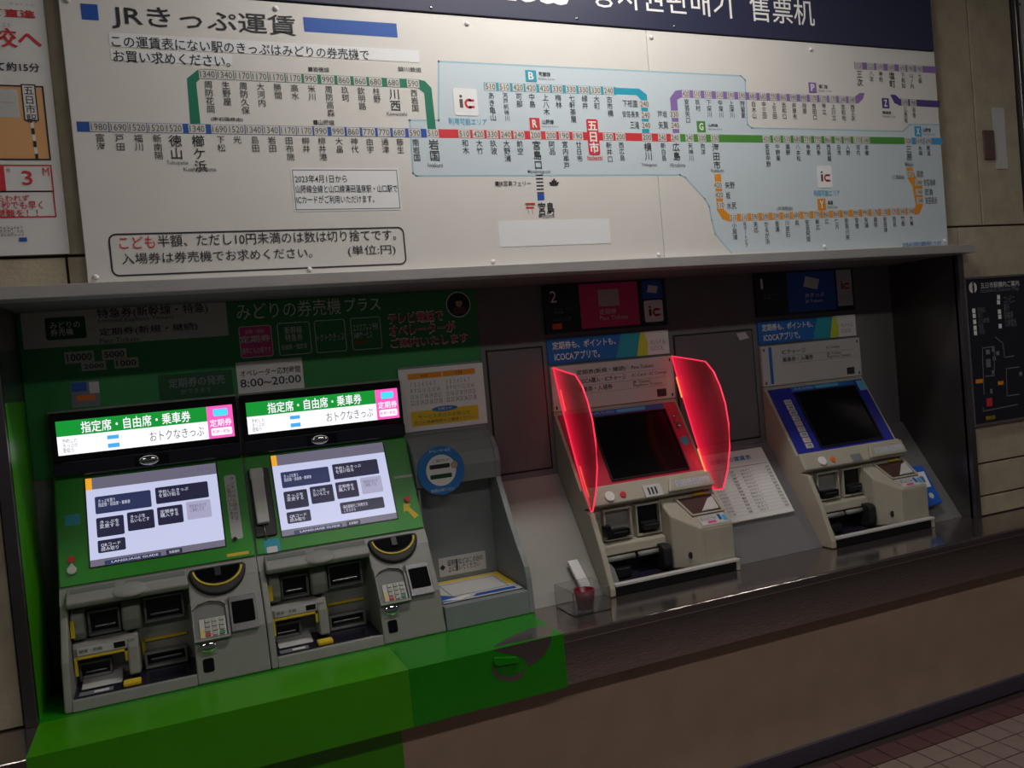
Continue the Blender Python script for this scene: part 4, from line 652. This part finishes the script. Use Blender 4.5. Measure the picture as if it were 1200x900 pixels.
    obj('front_rim', MB().box(FY(0, ox), .02, Wd, .660, .668, -.02, .003, 'paper_grey'), root, bev=.001); obj('kick_strip', MB().box(FY(0, ox), .02, Wd-.014, .6305, .660, -.02, -.003, 'black'), root); obj('end_post', MB().box(FY(0, ox), Wd-.014, Wd, .63, .660, -.02, .0, c_), root)
    obj('yellow_sticker', MB().box(tp, .42, .47, .134, .142, .002, .006, 'yellow'), root)
    if red:
        shape = [(.295, 1.372), (.245, 1.22), (.195, 1.09), (.15, .985), (.1, .893), (.062, .903), (.03, .97), (.008, 1.05), (.004, 1.13), (.012, 1.2), (.036, 1.265), (.07, 1.318), (.105, 1.345), (.2, 1.362)]
        for sx, nm in ((0, 'glow_fin'), (1, 'glow_fin')):
            xa, xb = (ox+.004, ox+.010) if sx == 0 else (ox+Wd-.012, ox+Wd-.006); n_ = 14; vs, fs, gl = [], [], []
            A_ = [(.295, 1.372), (.27, 1.295), (.245, 1.22), (.22, 1.155), (.195, 1.09), (.172, 1.036), (.15, .985), (.125, .937), (.102, .895)]; B_ = [(.105, 1.345), (.062, 1.308), (.034, 1.26), (.012, 1.2), (.003, 1.13), (.007, 1.05), (.028, .975), (.052, .925), (.066, .9)]
            K = 6; out = -.02 if sx == 0 else .02
            for side, x_ in ((0, xa), (1, xb)):
                for (ya, za), (yb, zb) in zip(A_, B_):
                    for k in range(K+1):
                        t = k/K; bulge = out*math.sin(min(t, 1)*math.pi*.5)*.6; vs.append((x_+bulge, ya+(yb-ya)*t, za+(zb-za)*t)); gl.append(.95*(1-t)**3.4+.02+.06*t**6)
            N_ = len(A_)*(K+1)
            for i in range(len(A_)-1):
                for k in range(K):
                    p = i*(K+1)+k; fs += [[p, p+1, p+K+2, p+K+1], [N_+p, N_+p+K+1, N_+p+K+2, N_+p+1]]
            rim = [i*(K+1) for i in range(len(A_))]+[(len(A_)-1)*(K+1)+k for k in range(1, K+1)]+[i*(K+1)+K for i in range(len(A_)-2, -1, -1)]+[k for k in range(K-1, 0, -1)]
            for a, b_ in zip(rim, rim[1:]+rim[:1]): fs.append([a, b_, N_+b_, N_+a])
            fin = obj(nm, MB().add(vs, fs, 'fin_red', True), root); at = fin.data.attributes.new('glow', 'FLOAT', 'POINT'); at.data.foreach_set('value', gl)
            pp = [((vs[i][0]+vs[N_+i][0])/2, vs[i][1], vs[i][2]) for i in rim]; obj('glowing_edge', MB().tube(pp+pp[:1], .0028, 'fin_edge', 6, False), fin)
            o_ = .007 if sx == 0 else -.007; [obj('led_strip', MB().tube([(pp[i][0]+o_, pp[i][1]-.004, pp[i][2]) for i in rg], .003, 'fin_hot', 6), fin) for rg in (range(1, 3), range(5, 8))]
    return root
t2 = ticket_machine(1.24, 'cream ticket machine with glowing red side fins and red screen surround', True)
t1 = ticket_machine(2.153, 'cream ticket machine with a dark screen in a blue surround at the far right', False)
SF = FY(YB-.002)
for ox, red in ((1.24, True), (2.153, False)):
    sg = thing('machine_sign', (ox+.25, YB, 1.49), 'black sign numbered 2 with a pink pass ticket field above the red-finned machine' if red else 'black sign numbered 1 with a blue ticket field above the blue machine', 'sign', 'numbered machine signs')
    f = FY(YB-.012, ox); obj('plate', MB().box(f, 0, .5, 1.49, 1.66, -.012, 0, 'sign_black'), sg, bev=.001); a, b_ = (.14, .38) if red else (.155, .4)
    obj('colour_field', MB().box(f, a, b_, 1.5, 1.658, .0004, .0008, 'sign_pink' if red else 'sign_blue'), sg); obj('card_picture', MB().box(f, .215, .3, 1.575, 1.635, .001, .0014, 'paper_grey') if red else MB().poly(f, [(.235, 1.6), (.305, 1.585), (.32, 1.625), (.25, 1.64)], .001, .0014, 'paper'), sg)
    T(sg, 'white_print', f, '2' if red else '1', (.025, .05 if red else .036, 1.6, 1.64), n=.001); T(sg, 'grey_print', f, 'タッチパネル\n券売機', (.035, .11, 1.558, 1.58), n=.001); T(sg, 'white_print', f, '定期券' if red else 'JRきっぷ', (.215 if red else .24, .285 if red else .34, 1.545 if red else 1.552, 1.566 if red else 1.572), n=.0014); T(sg, 'white_print', f, 'Pass Tickets' if red else 'JR Tickets', (.215 if red else .24, .33, 1.525 if red else 1.53, 1.54 if red else 1.545), n=.0014)
    if red:
        obj('small_field', MB().box(f, .4, .485, 1.592, 1.658, .0004, .0008, 'sign_blue').poly(f, [(.42, 1.615), (.46, 1.61), (.468, 1.635), (.428, 1.642)], .001, .001, 'paper'), sg); ic_mark(sg, f, .402, .482, 1.505, 1.585, n=.0016); obj('orange_chip', MB().box(f, .025, .062, 1.505, 1.525, .0004, .0008, 'orange'), sg); T(sg, 'grey_print', f, 'クレジット可', (.025, .1, 1.532, 1.545), n=.001)
    else: obj('small_field', MB().box(f, .41, .49, 1.51, 1.658, .0004, .0008, 'paper_grey'), sg); ic_mark(sg, f, .415, .485, 1.56, 1.63, n=.0016, card=False); T(sg, 'grey_print', f, 'チャージ', (.42, .48, 1.54, 1.552), n=.0014)
    bn = thing('advert_banner', (ox+.25, YB, 1.382), 'blue to yellow card app banner above the ' + ('red-finned' if red else 'blue') + ' ticket machine', 'banner', 'card app banners'); f = FY(YB-.006, ox)
    obj('strip', MB().box(f, 0, .5, 1.384, 1.472, -.006, 0, 'banner_blue'), bn); obj('teal_field', MB().poly(f, [(.27, 1.384), (.4, 1.384), (.4, 1.472), (.3, 1.472)], .0003, .0003, 'banner_teal').poly(f, [(.36, 1.384), (.44, 1.384), (.42, 1.472), (.38, 1.472)], .0005, .0005, 'banner_yellow'), bn); obj('white_field', MB().poly(f, [(.405, 1.384), (.5, 1.384), (.5, 1.472), (.395, 1.472), (.41, 1.43)], .0007, .0007, 'paper'), bn)
    T(bn, 'white_print', f, '定期券も、ポイントも、', (.02, .275, 1.434, 1.462), n=.001, bold=.015); T(bn, 'white_print', f, 'ICOCAアプリで。', (.025, .205, 1.394, 1.424), n=.001, bold=.015); T(bn, 'grey_print', f, 'モバイル\nICOCA', (.42, .485, 1.4, 1.44), n=.0012)

# ================================================================== small things
pl = thing('price_list_plate', (1.96, .2, .73), 'white printed price list plate lying on the slope between the two cream machines', 'price list')
a = (1.8, 2.1, .15, .43); obj('plate', MB().box(SL, *a, .0005, .016, 'paper'), pl, bev=.002); SLs = SL
T(pl, 'sticker_blue', SL, '定期券の運賃表', (1.84, 2.03, .385, .405), n=.0172, bold=.01); obj('rule', MB().box(SL, 1.81, 2.09, .36, .362, .0165, .0165, 'grey_print'), pl)
for i in range(13):
    v = .34-i*.0138; T(pl, 'grey_print', SL, ['広島', '横川', '西広島', '新井口', '廿日市', '宮島口', '大竹', '岩国', '海田市', '西条', '可部', '呉', '三原'][i]+'まで', (1.95, 1.995+.002*(i % 3), v, v+.007), n=.0172); T(pl, 'grey_print', SL, ['広島', '横川', '西広島', '新井口', '廿日市', '宮島口', '大竹', '岩国', '海田市', '西条', '可部', '呉', '三原'][i], (1.815, 1.85, v, v+.007), n=.0172)
    T(pl, 'black_print', SL, '%d' % (150+i*90), (2.07, 2.088, v, v+.008), n=.0172); T(pl, 'black_print', SL, '%d' % (240+i*70), (1.905, 1.923, v, v+.008), n=.0172)
q = MB()
for i in range(13): q.box(SL, 1.815, 2.09, .336-i*.0138, .3364-i*.0138, .0166, .0166, 'grey_print')
obj('row_lines', q, pl)
# clear tray with a white flap and a red cup on the ledge
bx_ = thing('clear_acrylic_box', (1.12, -.03, Z0), 'low clear acrylic box on the steel ledge left of the red-finned machine', 'box')
x0, x1, y0, y1, z1 = 1.06, 1.185, -.1, .03, .70
for f_, a in ((FY(y0), (x0, x1)), (FY(y1), (x0, x1))): obj('wall', MB().box(f_, a[0], a[1], Z0+.001, z1, -.002, 0, 'acrylic'), bx_)
for xx in (x0, x1-.002): obj('wall', MB().box(FX(xx, 1), y0+.002, y1-.002, Z0+.001, z1, 0, .002, 'acrylic'), bx_)
obj('base', MB().box(FZ(Z0), x0, x1, y0, y1, .0005, .0025, 'acrylic'), bx_)
fp = thing('white_flap', (1.15, .02, .66), 'white plastic flap leaning against the slope over the clear box', 'flap'); f_ = F((.04, .636), (.112, .74), 0)
obj('flap', MB().poly(f_, [(1.163, .0), (1.2, .0), (1.182, .125), (1.145, .125)], 0, .014, 'paper'), fp, bev=.004, seg=3)
rc_ = thing('red_cup', (1.12, -.035, Z0+.003), 'small translucent red plastic cup inside the clear acrylic box', 'cup'); cf = FZ(Z0+.003); seg = 24
vs = []; 
for r_, z in ((.024, 0), (.033, .058), (.031, .058), (.022, .003)):
    for i in range(seg): vs.append(cf.pt(1.125+r_*math.cos(2*math.pi*i/seg), -.045+r_*math.sin(2*math.pi*i/seg), z))
fs = [list(range(seg))[::-1]]+[[j*seg+i, j*seg+(i+1) % seg, (j+1)*seg+(i+1) % seg, (j+1)*seg+i] for j in range(3) for i in range(seg)]+[list(range(3*seg, 4*seg))]
obj('cup', MB().add(vs, fs, 'red_plastic', True), rc_)
lp = thing('leaflet_pouch', (2.72, .1, .7), 'blue plastic leaflet pouch with a white label hanging right of the blue machine', 'pouch'); f_ = F((.055, .665), (.155, .86), 0)
obj('pouch', MB().poly(f_, [(2.672, .02), (2.77, .03), (2.758, .19), (2.69, .2), (2.66, .17)], 0, .022, 'leaflet_blue'), lp, bev=.008, seg=3); obj('label', MB().box(f_, 2.69, 2.745, .1, .165, .022, .023, 'paper').poly(f_, [(2.705, .125), (2.73, .12), (2.728, .145), (2.71, .148)], .0234, .0234, 'sticker_blue'), lp); obj('mark', MB().disc(f_, 2.725, .065, .012, .022, .0226, 'paper_grey', 14), lp)
flush_text()
